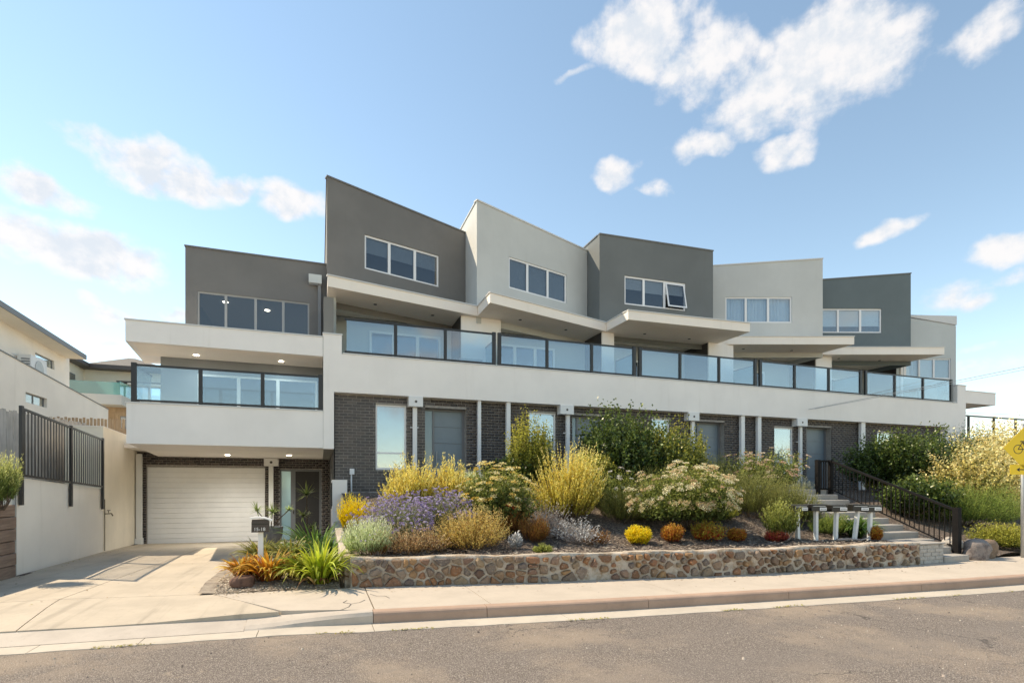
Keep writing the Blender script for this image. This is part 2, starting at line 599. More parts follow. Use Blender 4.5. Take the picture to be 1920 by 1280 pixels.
M['painted_brick'] = mortar_mat('painted_brick', (.46, .43, .39), (.33, .31, .28))
M['slate'] = plain_mat('slate_fin', (.09, .092, .10), .7, var=.1, scale=2)

M['frame_bronze'].node_tree.nodes['Principled BSDF'].inputs['Specular IOR Level'].default_value = .12


# ------------------------------------------------------------------ mesh helpers
def tag(o, label=None, cat=None, group=None, kind=None):
    if label: o['label'] = label
    if cat: o['category'] = cat
    if group: o['group'] = group
    if kind: o['kind'] = kind
    return o


def empty(name, loc=(0, 0, 0), label=None, cat=None, group=None, kind=None):
    o = bpy.data.objects.new(name, None)
    o.empty_display_size = .2
    COL.objects.link(o)
    o.location = loc
    return tag(o, label, cat, group, kind)


def link(name, me, parent=None, loc=(0, 0, 0), **kw):
    """link a mesh; loc in world axes, stored relative to the (unrotated) parent chain"""
    o = bpy.data.objects.new(name, me)
    COL.objects.link(o)
    if parent is not None:
        o.parent = parent
        q = parent
        off = Vector((0, 0, 0))
        while q is not None:
            off += Vector(q.location)
            q = q.parent
        o.location = Vector(loc) - off
    else:
        o.location = loc
    return tag(o, **kw)


class MB:
    def __init__(self, p=(0, 0), ang=0.0):
        self.v, self.f = [], []
        self.p, self.c, self.s = p, math.cos(ang), math.sin(ang)

    def T(self, s, d, z):
        return (self.p[0] + s * self.c - d * self.s, self.p[1] + s * self.s + d * self.c, z)

    def quad(self, *pts):
        i = len(self.v)
        self.v += [self.T(*q) for q in pts]
        self.f.append(tuple(range(i, i + len(pts))))
        return self

    def box(self, x0, x1, y0, y1, z0, z1, z1b=None):
        """axis box in the local frame; z1b = other top height at the x1 end"""
        i = len(self.v)
        zb = z1 if z1b is None else z1b
        self.v += [self.T(*q) for q in ((x0, y0, z0), (x1, y0, z0), (x1, y1, z0), (x0, y1, z0),
                                         (x0, y0, z1), (x1, y0, zb), (x1, y1, zb), (x0, y1, z1))]
        for q in ((0, 3, 2, 1), (4, 5, 6, 7), (0, 1, 5, 4), (1, 2, 6, 5), (2, 3, 7, 6), (3, 0, 4, 7)):
            self.f.append(tuple(i + k for k in q))
        return self

    def prism(self, poly, z0, z1):
        i, n = len(self.v), len(poly)
        f0 = z0 if callable(z0) else (lambda x, y: z0)
        f1 = z1 if callable(z1) else (lambda x, y: z1)
        self.v += [self.T(x, y, f0(x, y)) for x, y in poly] + [self.T(x, y, f1(x, y)) for x, y in poly]
        self.f.append(tuple(i + k for k in range(n - 1, -1, -1)))
        self.f.append(tuple(i + n + k for k in range(n)))
        for k in range(n):
            m = (k + 1) % n
            self.f.append((i + k, i + m, i + n + m, i + n + k))
        return self

    def tube(self, pts, r, n=8, r1=None):
        pts = [Vector(q) for q in pts]
        rings = []
        for k, q in enumerate(pts):
            d = (pts[min(k + 1, len(pts) - 1)] - pts[max(k - 1, 0)]).normalized()
            a = d.cross(Vector((0, 0, 1)))
            if a.length < 1e-3:
                a = d.cross(Vector((0, 1, 0)))
            a.normalize()
            b = d.cross(a)
            rr = r if r1 is None else r + (r1 - r) * k / (len(pts) - 1)
            i = len(self.v)
            for j in range(n):
                t = 2 * math.pi * j / n
                w_ = q + a * (rr * math.cos(t)) + b * (rr * math.sin(t))
                self.v.append(self.T(*w_))
            rings.append(i)
        for a, b in zip(rings, rings[1:]):
            for j in range(n):
                m = (j + 1) % n
                self.f.append((a + j, a + m, b + m, b + j))
        self.f.append(tuple(rings[0] + j for j in range(n - 1, -1, -1)))
        self.f.append(tuple(rings[-1] + j for j in range(n)))
        return self

    def mesh(self, name, mat):
        me = bpy.data.meshes.new(name)
        me.from_pydata(self.v, [], self.f)
        if mat is not None:
            me.materials.append(mat)
        me.update()
        return me

    def build(self, name, mat, parent=None, loc=None, bevel=0, smooth=False, **kw):
        """mesh data is written relative to loc (default: its own base centre)"""
        a = np.array(self.v, dtype=float)
        if loc is None:
            lo, hi = a.min(0), a.max(0)
            loc = ((lo[0] + hi[0]) / 2, (lo[1] + hi[1]) / 2, lo[2])
        a = a - np.array(loc)
        self.v = [tuple(q) for q in a]
        me = self.mesh(name, mat)
        if smooth:
            me.polygons.foreach_set('use_smooth', [True] * len(me.polygons))
        o = link(name, me, parent, loc, **kw)
        if bevel:
            bv = o.modifiers.new('bevel', 'BEVEL')
            bv.width = bevel
            bv.segments = 2
            bv.limit_method = 'ANGLE'
        return o


def wall(mb, L, z0, zt, holes=(), depth=.12, zt_end=None):
    """front face at d=0 with window openings and reveals going in by depth"""
    zt_end = zt if zt_end is None else zt_end
    ss = sorted({0, L} | {h[0] for h in holes} | {h[1] for h in holes})
    zs = sorted({z0} | {h[2] for h in holes} | {h[3] for h in holes})
    top = lambda s: zt + (zt_end - zt) * s / L
    for a, b in zip(ss, ss[1:]):
        for k, z in enumerate(zs):
            zn = zs[k + 1] if k + 1 < len(zs) else None
            za, zb = (zn, zn) if zn is not None else (top(a), top(b))
            if any(h[0] <= a and b <= h[1] and h[2] <= z and zn is not None and zn <= h[3] for h in holes):
                continue
            mb.quad((a, 0, z), (b, 0, z), (b, 0, zb), (a, 0, za))
    for s0, s1, h0, h1 in holes:
        mb.quad((s0, 0, h0), (s0, depth, h0), (s0, depth, h1), (s0, 0, h1))
        mb.quad((s1, 0, h0), (s1, 0, h1), (s1, depth, h1), (s1, depth, h0))
        mb.quad((s0, 0, h0), (s1, 0, h0), (s1, depth, h0), (s0, depth, h0))
        mb.quad((s0, 0, h1), (s0, depth, h1), (s1, depth, h1), (s1, 0, h1))
    return mb


def window(parent, p, ang, s0, s1, z0, z1, splits, d=.05, fw=.055, frame='frame_white', pane='pane',
           blinds=None, label=None, open_light=None, name='window'):
    """frame mesh with mullions; panes, blinds and curtains as children"""
    mb = MB(p, ang)
    t = .05
    mb.box(s0, s1, d, d + t, z0, z0 + fw).box(s0, s1, d, d + t, z1 - fw, z1)
    mb.box(s0, s0 + fw, d, d + t, z0 + fw, z1 - fw).box(s1 - fw, s1, d, d + t, z0 + fw, z1 - fw)
    edges = [s0] + list(splits) + [s1]
    for q in splits:
        mb.box(q - fw * .75, q + fw * .75, d, d + t, z0 + fw, z1 - fw)
    fo = mb.build(name, M[frame], parent, label=label)
    for k, (a, b) in enumerate(zip(edges, edges[1:])):
        a2 = a + (fw if k == 0 else fw * .75)
        b2 = b - (fw if k == len(edges) - 2 else fw * .75)
        if open_light == k:
            # awning sash hinged at its top, swung out
            tl = .20
            sm = MB(p, ang)
            h = z1 - z0 - 2 * fw
            def bar(sa, sb, ha, hb, dd0, dd1):
                i = len(sm.v)
                pts = []
                for hh in (ha, hb):
                    for ss_, dd in ((sa, dd0), (sb, dd0), (sb, dd1), (sa, dd1)):
                        pts.append(sm.T(ss_, d - (hh) * tl / h * 1.0 + dd - .012, z1 - fw - hh))
                sm.v.extend(pts)
                for q in ((0, 1, 2, 3), (7, 6, 5, 4), (0, 4, 5, 1), (1, 5, 6, 2), (2, 6, 7, 3), (3, 7, 4, 0)):
                    sm.f.append(tuple(i + j for j in q))
            bar(a2, b2, 0, .05, 0, .035)
            bar(a2, b2, h - .05, h, 0, .035)
            bar(a2, a2 + .05, .05, h - .05, 0, .035)
            bar(b2 - .05, b2, .05, h - .05, 0, .035)
            sm.build('open_sash', M[frame], fo)
            sm = MB(p, ang)
            bar(a2 + .05, b2 - .05, .05, h - .05, .012, .018)
            sm.build('pane', M[pane], fo)
        else:
            MB(p, ang).box(a2, b2, d + .02, d + .026, z0 + fw, z1 - fw).build('pane', M[pane], fo)
        if blinds and blinds[k]:
            kind, frac = blinds[k]
            if kind == 'curtain':
                cb = MB(p, ang)
                n = 26
                for j in range(n):
                    u0, u1 = a2 + (b2 - a2) * j / n, a2 + (b2 - a2) * (j + 1) / n
                    w0 = .03 * math.sin(j * 1.35) + .012 * math.sin(j * 3.1)
                    w1 = .03 * math.sin((j + 1) * 1.35) + .012 * math.sin((j + 1) * 3.1)
                    cb.quad((u0, d + .14 + w0, z0 + .02), (u1, d + .14 + w1, z0 + .02), (u1, d + .14 + w1, z1), (u0, d + .14 + w0, z1))
                cb.build('curtain', M['curtain'], fo)
            else:
                zb = z1 - fw - (z1 - z0 - 2 * fw) * frac
                bb = MB(p, ang).box(a2, b2, d + .075, d + .08, zb, z1 - fw)
                bb.box(a2, b2, d + .068, d + .086, zb - .022, zb)
                bb.build('roller_blind', M[kind], fo)
    return fo


def quads_object(name, V, Fq, mat, parent=None, loc=(0, 0, 0), tint=None, smooth=False, **kw):
    """fast mesh from numpy arrays (absolute coordinates)"""
    V = np.asarray(V, dtype=np.float32) - np.array(loc, dtype=np.float32)
    Fq = np.asarray(Fq, dtype=np.int32)
    me = bpy.data.meshes.new(name)
    me.vertices.add(len(V))
    me.vertices.foreach_set('co', V.ravel())
    n, k = Fq.shape
    me.loops.add(n * k)
    me.loops.foreach_set('vertex_index', Fq.ravel())
    me.polygons.add(n)
    me.polygons.foreach_set('loop_start', np.arange(0, n * k, k, dtype=np.int32))
    if smooth:
        me.polygons.foreach_set('use_smooth', np.ones(n, dtype=bool))
    me.update(calc_edges=True)
    if tint is not None:
        at = me.attributes.new('tint', 'FLOAT', 'POINT')
        at.data.foreach_set('value', np.asarray(tint, dtype=np.float32))
    me.materials.append(mat)
    return link(name, me, parent, loc, **kw)


def interp(x, xs, ys):
    return float(np.interp(x, xs, ys))


def sstep(t):
    t = max(0.0, min(1.0, t))
    return t * t * (3 - 2 * t)


# ------------------------------------------------------------------ setting
KX = [-90, -60, -8, -3.35, -.25, .38, 3.76, 7.1, 10.4, 12, 20, 60, 120]
KY = [13, 11.5, 7.75, 7.42, 7.2, 7.05, 6.6, 6.27, 5.97, 5.88, 5.5, 4.0, 2.0]
WX = [-2, .48, 3.36, 7.3, 11.7, 20, 60]
WY = [9.3, 8.87, 8.29, 7.7, 7.5, 7.2, 6.0]
kerb_y = lambda x: interp(x, KX, KY)
wall_y = lambda x: interp(x, WX, WY)


def strip(name, mat, y0f, y1f, z, x0, x1, n, parent=None, th=.06, **kw):
    mb = MB()
    xs = [x0 + (x1 - x0) * i / n for i in range(n + 1)]
    poly = [(x, y0f(x)) for x in xs] + [(x, y1f(x)) for x in reversed(xs)]
    return mb.prism(poly, z - th, z).build(name, mat, parent, **kw)


MB().box(-400, 400, -300, 900, -1.2, -.9).build('ground', M['verge'], kind='structure')
MB().box(-80, 110, -60, -12.02, -.6, -.05).build('far_verge', M['verge'], kind='structure')
strip('road', M['asphalt'], lambda x: -12.0, lambda x: kerb_y(x) - .38, -.148, -80, 110, 190, kind='structure')

# gutter and kerb in segments
gut = empty('gutter', (0, 6, -.15), kind='structure')
gx = [-14, -9.6, -6.3, -4.05, -2.9, -1.9, -.7, .62, 3.1, 6.0, 9.2, 12.4, 16, 20, 26, 34, 46, 60]
for a, b in zip(gx, gx[1:]):
    strip('gutter_slab', M['gutter'], lambda x: kerb_y(x) - .40 + .012 * math.sin(x * 9.1), lambda x: kerb_y(x) + .02, -.142, a + .004, b - .004, 8, gut)
krb = empty('kerb', (0, 6.5, -.15), kind='structure')
kx = [.64, 2.1, 4.43, 6.8, 9.43, 12.1, 14.6, 17, 20, 23, 27, 32, 40, 50, 60]
for a, b in zip(kx, kx[1:]):
    mb = MB()
    n = 6
    prof = [(-.012, -.15), (-.008, -.045), (.0, -.02), (.018, -.004), (.05, .004), (.15, .004), (.15, -.15)]
    rings = []
    for i in range(n + 1):
        x = a + .004 + (b - a - .008) * i / n
        j = len(mb.v)
        mb.v += [(x, kerb_y(x) + q[0], q[1]) for q in prof]
        rings.append(j)
    m = len(prof)
    for r0, r1 in zip(rings, rings[1:]):
        for q in range(m):
            q2 = (q + 1) % m
            mb.f.append((r0 + q, r1 + q, r1 + q2, r0 + q2))
    mb.f.append(tuple(rings[0] + q for q in range(m)))
    mb.f.append(tuple(rings[-1] + q for q in range(m - 1, -1, -1)))
    mb.build('kerb_stone', M['kerb'], krb)
# kerb end curving down to the vehicle crossing
mb = MB()
rings = []
for i in range(15):
    x = .636 - 1.5 * i / 14
    t = sstep(i / 14)
    zt = .004 * (1 - t) - .095 * t
    prof = [(-.012 - .08 * t, -.15), (-.008 - .05 * t, -.045 * (1 - t) - .128 * t), (.018, zt - .006), (.06 + .14 * t, zt + .004 + .015 * t), (.15 + .14 * t, zt + .004 + .025 * t), (.15 + .14 * t, -.15)]
    j = len(mb.v)
    mb.v += [(x, kerb_y(x) + q[0], q[1]) for q in prof]
    rings.append(j)
m = 6
for r0, r1 in zip(rings, rings[1:]):
    for q in range(m):
        q2 = (q + 1) % m
        mb.f.append((r0 + q, r0 + q2, r1 + q2, r1 + q))
mb.f.append(tuple(rings[0] + q for q in range(m - 1, -1, -1)))
mb.f.append(tuple(rings[-1] + q for q in range(m)))
mb.build('kerb_end', M['kerb_pale'], krb)
mb = MB()
xs = [-.868 - 5.4 * i / 16 for i in range(17)]
for xa, xb in zip(xs, xs[1:]):
    mb.quad((xb, kerb_y(xb) - .1, -.138), (xa, kerb_y(xa) - .1, -.138), (xa, kerb_y(xa) + .3, -.062), (xb, kerb_y(xb) + .3, -.062))
    mb.quad((xb, kerb_y(xb) + .3, -.062), (xa, kerb_y(xa) + .3, -.062), (xa, kerb_y(xa) + .3, -.2), (xb, kerb_y(xb) + .3, -.2))
mb.build('lay_back', M['kerb_pale'], krb)

# footpath slabs
fp = empty('footpath', (5, 7.5, 0), kind='structure')
MB().prism([(-1.5, 9.02), (-.47, 7.50), (.66, kerb_y(.66) + .155), (.66, 8.78)], -.09, 0).build('concrete_slab', M['path'], fp)
jx = [.672, 2.2, 5.1, 8.1, 11.1, 14.1, 17, 20, 24, 28, 34, 42, 52, 60]
for a, b in zip(jx, jx[1:]):
    mb = MB()
    xs = [a + .006 + (b - a - .012) * i / 6 for i in range(7)]
    mb.prism([(x, kerb_y(x) + .156) for x in xs] + [(x, wall_y(x) + (.05 if x < 12 else .25)) for x in reversed(xs)], -.09, 0)
    mb.build('concrete_slab', M['path'], fp)
mb = MB()
for pts in ([(.25, 7.26), (.36, 7.42), (.40, 7.60), (.52, 7.66), (.60, 7.80)], [(.40, 7.60), (.30, 7.72), (.36, 7.86)], [(.70, 8.2), (.78, 8.02), (.90, 7.98), (.94, 7.8)]):
    for (xa, ya), (xb, yb) in zip(pts, pts[1:]):
        L = math.hypot(xb - xa, yb - ya)
        nx, ny = -(yb - ya) / L * .005, (xb - xa) / L * .005
        mb.quad((xa - nx, ya - ny, .0035), (xb - nx, yb - ny, .0035), (xb + nx, yb + ny, .0035), (xa + nx, ya + ny, .0035))
mb.build('crack', M['charcoal'], fp, kind='stuff')
MB().prism([(-60, 11.8), (-14, 8.3), (-6.35, 7.95), (-6.35, 9.3), (-14, 9.6), (-60, 13.2)], -.09, -.01).build('concrete_slab', M['path'], fp)


def drive_z(x, y):
    z = interp(y, [7.3, 7.8, 9, 13, 18, 22.4], [-.075, -.045, -.02, -.10, -.25, -.46])
    if y < 9.6:
        z += (-.004 - z) * sstep((x + 2.3) / 1.6) * sstep((9.6 - y) / .5)
    return z + (-.02 * (x + 3.5) if y > 13 else 0) * .6


xw_ = lambda y: interp(y, [12.7, 17.95, 22.4], [-5.42, -5.72, -6.12])
drv = empty('driveway', (-3.5, 9, 0), kind='structure')


def drive_slab(c00, c10, c11, c01, n=6, name='concrete_slab'):
    """corners in order front left, front right, back right, back left"""
    mb = MB()
    g = .007
    idx = {}
    for i in range(n + 1):
        for j in range(n + 1):
            s, t = i / n, j / n
            x = (1 - s) * (1 - t) * c00[0] + s * (1 - t) * c10[0] + s * t * c11[0] + (1 - s) * t * c01[0]
            y = (1 - s) * (1 - t) * c00[1] + s * (1 - t) * c10[1] + s * t * c11[1] + (1 - s) * t * c01[1]
            x += g * (1 if i == 0 else -1 if i == n else 0)
            y += g * (1 if j == 0 else -1 if j == n else 0)
            idx[i, j] = len(mb.v)
            mb.v.append((x, y, drive_z(x, y)))
    for i in range(n):
        for j in range(n):
            mb.f.append((idx[i, j], idx[i + 1, j], idx[i + 1, j + 1], idx[i, j + 1]))
    rim = [(i, 0) for i in range(n)] + [(n, j) for j in range(n)] + [(n - i, n) for i in range(n)] + [(0, n - j) for j in range(n)]
    for a, b in zip(rim, rim[1:] + rim[:1]):
        k = len(mb.v)
        va, vb = mb.v[idx[a]], mb.v[idx[b]]
        mb.v += [(va[0], va[1], va[2] - .12), (vb[0], vb[1], vb[2] - .12)]
        mb.f.append((idx[a], k, k + 1, idx[b]))
    mb.build(name, M['drive'], drv, bevel=0)


drive_slab((-6.35, 7.95), (-3.28, 7.68), (-3.55, 9.5), (-5.35, 9.6))
drive_slab((-3.28, 7.68), (-.49, 7.46), (-1.515, 9.12), (-3.55, 9.5))
drive_slab((-5.35, 9.6), (-3.55, 9.5), (-3.42, 13.9), (-5.42, 13.6))
drive_slab((-3.55, 9.5), (-1.515, 9.12), (-1.70, 13.9), (-3.42, 13.9))
drive_slab((-5.42, 13.6), (-3.42, 13.9), (-3.40, 18.0), (-5.72, 17.8))
drive_slab((-3.42, 13.9), (-1.70, 13.9), (-1.76, 18.0), (-3.40, 18.0))
drive_slab((-5.72, 17.8), (-3.40, 18.0), (-3.40, 22.28), (-6.1, 22.28))
drive_slab((-3.40, 18.0), (-1.76, 18.0), (-1.76, 22.28), (-3.40, 22.28))
drive_slab((-1.76, 15.6), (.36, 15.6), (.36, 22.28), (-1.76, 22.28))
MB().prism([(-6.4, 7.3), (-.4, 7.3), (.45, 9), (.45, 22.4), (-6.4, 22.4)], -.9, lambda x, y: drive_z(min(x, -3.5), y) - .10).build('subgrade', M['earth'], drv)

# garden soil
def gz(x, y):
    if x < .40:
        if y < 14.0:
            return .07 * sstep((y - 8.9) / .8) - .17 * sstep((y - 10) / 5)
        return -.16
    yw = wall_y(x) + .3
    if x < 11.75:
        t = (y - yw - .9) / (13.3 - yw - .9)
        k = .35 + .65 * sstep((x - .6) / 1.6)
        k += (1 - k) * sstep((y - 12.3) / 1.6)
        return .41 + 1.02 * (.35 * max(0, min(1, t)) + .65 * sstep(t)) * k
    if x > 13.2:
        t = (y - 8) / 5.5
        return .08 + 1.37 * (.7 * max(0, min(1, t)) + .3 * sstep(t))
    return min(1.43, .14 * max(0, (y - 7.5) / .33))


def soil(name, x0, x1, y0f, y1, nx, ny, rough, matn='mulch'):
    V, Fq = [], []
    for i in range(nx + 1):
        x = x0 + (x1 - x0) * i / nx
        for j in range(ny + 1):
            y = y0f(x) + (y1 - y0f(x)) * j / ny
            h = gz(x, y) + rough * (math.sin(x * 5.1 + y * 3.3) * math.sin(y * 4.7 - x * 1.9) * .6 + rng.normal() * .35)
            V.append((x, y, h))
    for i in range(nx):
        for j in range(ny):
            a = i * (ny + 1) + j
            Fq.append((a, a + ny + 1, a + ny + 2, a + 1))
    return quads_object(name, V, Fq, M[matn], None, (0, 0, 0), smooth=False, kind='structure')


soil('garden_soil', .52, 11.64, lambda x: wall_y(x) + .22, 14.75, 150, 74, .030)
soil('entry_soil', -1.72, .30, lambda x: 9.04 - .111 * (x + 1.5), 15.6, 30, 70, .012, 'pale_mulch')
soil('bank_soil', 13.32, 34, lambda x: wall_y(x) + .26, 15.9, 90, 40, .04)
MB().box(.68, 27.4, 14.7, 16.0, .8, 1.445).build('porch_path', M['path'], kind='structure')
# chips of bark and pale gravel lying on the mulch
def chips(n, place, lmax, wmax):
    V, Fq = [], []
    for k in range(n):
        q = place()
        if q is None: continue
        x, y = q
        L, W_ = rng.uniform(.25, 1) * lmax, rng.uniform(.35, 1) * wmax
        a, tl = rng.uniform(0, 6.28), rng.uniform(-.5, .5)
        d = np.array([math.cos(a), math.sin(a), tl * .5]) * L
        s_ = np.array([-math.sin(a), math.cos(a), rng.uniform(-.4, .4)]) * W_
        c = np.array([x, y, gz(x, y) + .014 + rng.uniform(0, .010)])
        i = len(V)
        V += [c - d - s_, c + d - s_, c + d + s_, c - d + s_]
        Fq.append((i, i + 1, i + 2, i + 3))
    return V, Fq


def on_bed():
    x = rng.uniform(.6, 11.5)
    return x, wall_y(x) + .28 + abs(rng.normal()) * 1.3


def on_entry():
    x = rng.uniform(-1.55, .3)
    y = 8.93 + abs(rng.normal()) * .7
    return None if x < -1.50 - (y - 9) * .06 else (x, y)


V, Fq = chips(4200, on_bed, .045, .016)
V2, Fq2 = chips(3600, on_entry, .018, .011)
gravel_mat = leaf_mat('pale_gravel', (.20, .155, .115), (.42, .35, .275), (.66, .58, .48), trans=0.0, rough=.9, spread=1.0)
quads_object('pale_gravel', V2, Fq2, gravel_mat, tint=np.full(len(V2), .5), kind='stuff')
chip_mat = leaf_mat('bark_chip', (.06, .045, .038), (.22, .175, .14), (.48, .40, .33), trans=0.0, rough=.9, spread=1.0)
quads_object('bark_chips', V, Fq, chip_mat, tint=np.full(len(V), .42), kind='stuff')
# leaf litter between path and mailbox bed, moss along the gutter edge
V, Fq, tt = [], [], []
for k in range(2600):
    x = rng.uniform(-4.5, 14)
    cl = math.sin(x * 2.3) + math.sin(x * 5.9 + 1)
    if cl < .55: continue
    y = kerb_y(x) - .39 + rng.normal() * .025
    z = -.146 + rng.uniform(0, .012)
    a = rng.uniform(0, 6.28); L = rng.uniform(.006, .018)
    c = np.array([x, y, z + .004])
    d = np.array([math.cos(a), math.sin(a), .3]) * L; s_ = np.array([-math.sin(a), math.cos(a), 0.2]) * L * .6
    i = len(V); V += [c - d, c + s_, c + d, c - s_]; Fq.append((i, i + 1, i + 2, i + 3)); tt += [rng.uniform(.2, .9)] * 4
moss_mat = leaf_mat('moss', (.10, .09, .02), (.30, .27, .05), (.42, .34, .10), trans=.1, rough=.9)
quads_object('moss', V, Fq, moss_mat, tint=tt, kind='stuff')
# fallen leaves on the footpath, driveway and steps
V, Fq, tt = [], [], []
for k in range(700):
    if k < 430:
        x = rng.uniform(-1.4, 14); y = wall_y(x) - abs(rng.normal()) * .35 - .02
        if x < .5: y = 8.9 - abs(rng.normal()) * .25
        z = .004 if y > kerb_y(x) + .16 else -.138
    else:
        x = rng.uniform(-5.3, -1.6); y = rng.uniform(9, 19)
        if rng.random() < .5: x = xw_(y) + abs(rng.normal()) * .25 + .1
        z = drive_z(x, y) + .004
    a, L = rng.uniform(0, 6.28), rng.uniform(.008, .024)
    c = np.array([x, y, z + .006]); d = np.array([math.cos(a), math.sin(a), rng.uniform(-.2, .3)]) * L
    s_ = np.array([-math.sin(a), math.cos(a), rng.uniform(-.3, .3)]) * L * .45
    i = len(V); V += [c - d, c + s_, c + d, c - s_]; Fq.append((i, i + 1, i + 2, i + 3)); tt += [rng.random()] * 4
litter_mat = leaf_mat('leaf_litter', (.10, .05, .02), (.28, .17, .06), (.45, .35, .14), trans=.1, rough=.8, spread=.8)
quads_object('fallen_leaves', V, Fq, litter_mat, tint=tt, kind='stuff')
# loose stones on the road
V, Fq = [], []
for k in range(2200):
    x = rng.uniform(-5, 13); yk = kerb_y(x) - .42
    y = yk - abs(rng.normal()) * 1.6
    r = rng.uniform(.003, .011) * (1 + (rng.random() < .02) * 1.2)
    i = len(V)
    a = rng.uniform(0, 1.57)
    for q in range(4):
        V.append((x + r * math.cos(a + q * 1.57), y + r * math.sin(a + q * 1.57), -.149))
    for q in range(4):
        V.append((x + .55 * r * math.cos(a + q * 1.57), y + .55 * r * math.sin(a + q * 1.57), -.149 + r * rng.uniform(.7, 1.1)))
    Fq += [(i + q, i + (q + 1) % 4, i + 4 + (q + 1) % 4, i + 4 + q) for q in range(4)] + [(i + 4, i + 5, i + 6, i + 7)]
grit_mat = leaf_mat('grit', (.12, .10, .085), (.26, .22, .19), (.44, .38, .33), trans=0, rough=.9, spread=1.0)
quads_object('grit', V, Fq, grit_mat, tint=np.full(len(V), .5), kind='stuff')

# ------------------------------------------------------------------ the townhouse building
B = empty('townhouse_building', (13, 16, 0), 'long modern townhouse building with white balcony band, grey stepped upper walls and dark brick base', 'building')
Y0 = 15.77           # plane of the white band

# white band with its raised ends
mb = MB()
mb.box(.086, .37, Y0, 16.02, 2.66, 4.26)
mb.box(.086, .578, Y0, 16.02, 4.26, 5.86)
mb.box(.578, 26.95, Y0, 16.02, 4.26, 5.34)
mb.box(26.95, 27.53, Y0, 18.2, 4.26, 6.15)
mb.box(26.2, 27.53, Y0 + .02, 18.2, 1.3, 4.26)
mb.build('white_band', M['white'], B)
mb = MB()
mb.box(.066, .598, Y0 - .02, 16.05, 5.86, 5.9)
mb.box(.598, 26.93, Y0 - .02, 16.05, 5.34, 5.375)
mb.box(26.93, 27.55, Y0 - .02, 18.22, 6.15, 6.19)
mb.build('coping', M['coping'], B)
MB().box(.578, 26.95, 16.02, 18.36, 4.3, 4.5).build('balcony_floor', M['tile_pale'], B)
mb = MB()
mb.box(27.53, 29.9, 15.9, 18.2, 5.42, 5.97)
mb.build('side_canopy', M['white'], B)
MB().box(27.535, 29.92, 15.88, 18.22, 5.97, 6.0).build('canopy_cap', M['coping'], B)

# inner volumes that close the building behind its openings
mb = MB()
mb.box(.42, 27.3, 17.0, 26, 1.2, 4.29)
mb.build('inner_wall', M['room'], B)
mb = MB()
mb.box(.25, 27.3, 18.38, 26, 4.29, 7.19)
mb.build('rear_wall', M['light'], B)
for k, (x, w_) in enumerate(((0.2, .25),)):
    MB().box(x, x + w_, 16.6, 18.37, 4.5, 7.195).build('end_wall', M['light2'], B)

# ground floor brick wall: openings from the photo (x0, x1, z0, z1)
WIN_G = [(1.53, 2.42, 2.11, 4.015), (6.34, 7.30, 2.11, 4.015), (11.0, 11.76, 2.11, 4.015), (16.59, 17.54, 2.11, 3.915), (22.22, 23.19, 2.11, 3.915)]
DOOR_G = [(2.98, 4.27, 1.445, 3.99), (7.90, 9.2, 1.445, 3.99), (12.87, 14.2, 1.445, 3.99), (18.23, 19.6, 1.445, 3.99)]
YB = 16.03
mb = MB((0.37, YB), 0)
wall(mb, 27.0, 1.25, 4.27, [(a - .37, b - .37, c, d) for a, b, c, d in WIN_G + [(q[0], q[1], q[2] + .002, q[3]) for q in DOOR_G]], depth=.45)
bw = mb.build('brick_wall', M['mortar'], B)
# left return of the main building, seen edge on beside the entry
MB().box(.372, .40, 16.03, 22.5, -.5, 4.26).build('return_wall', M['slate'], B)

BL, BH, JT = .226, .0725, .014
BRK = MB().box(-BL / 2, BL / 2, -.006, .02, 0, BH).mesh('brick', M['brick'])
# drop the hidden back face: keep it cheap


def brick_cells(x0, x1, z0, z1, holes):
    out = []
    row = 0
    z = z0
    while z + BH <= z1 + .001:
        x = x0 + (0 if row % 2 == 0 else -(BL + JT) / 2)
        while x < x1:
            segs = [(max(x, x0), min(x + BL, x1))]
            for h in holes:
                if z + BH > h[2] + .01 and z < h[3] - .01:
                    new = []
                    for a, b in segs:
                        if b <= h[0] or a >= h[1]:
                            new.append((a, b))
                        else:
                            if a < h[0] - .02: new.append((a, h[0]))
                            if b > h[1] + .02: new.append((h[1], b))
                    segs = new
            for a, b in segs:
                if b - a > .03:
                    out.append((a, b, z))
            x += BL + JT
        z += BH + JT
        row += 1
    return out


def lay_bricks(cells, y, parent, eye=(0, 0, 1.6), n_single=300, hide=()):
    near = sorted(cells, key=lambda c: (c[0] - eye[0]) ** 2 + (y - eye[1]) ** 2 + .3 * (c[2] - eye[2]) ** 2)
    singles = [c for c in near if not any(h[0] < c[0] < h[1] and h[2] < c[2] < h[3] for h in hide)][:n_single]
    ss = set(singles)
    for a, b, z in singles:
        o = link('brick', BRK, parent, ((a + b) / 2, y - .003 + rng.normal() * .0015, z))
        o.scale = ((b - a) / BL, 1, 1)
    V, Fq = [], []
    for a, b, z in cells:
        if (a, b, z) in ss: continue
        d = rng.normal() * .0015
        i = len(V)
        y0, y1 = y - .009 + d, y + .01
        V += [(a, y0, z), (b, y0, z), (b, y0, z + BH), (a, y0, z + BH), (a, y1, z), (b, y1, z), (b, y1, z + BH), (a, y1, z + BH)]
        Fq += [(i, i + 1, i + 2, i + 3), (i, i + 4, i + 5, i + 1), (i + 3, i + 2, i + 6, i + 7), (i, i + 3, i + 7, i + 4), (i + 1, i + 5, i + 6, i + 2)]
    quads_object('brickwork', V, Fq, M['brick'], parent, (13, 16, 1.3), kind='stuff')


lay_bricks(brick_cells(.40, 26.2, 1.47, 4.25, WIN_G + DOOR_G), YB, bw, hide=[(-9, 99, 0, 1.42)])

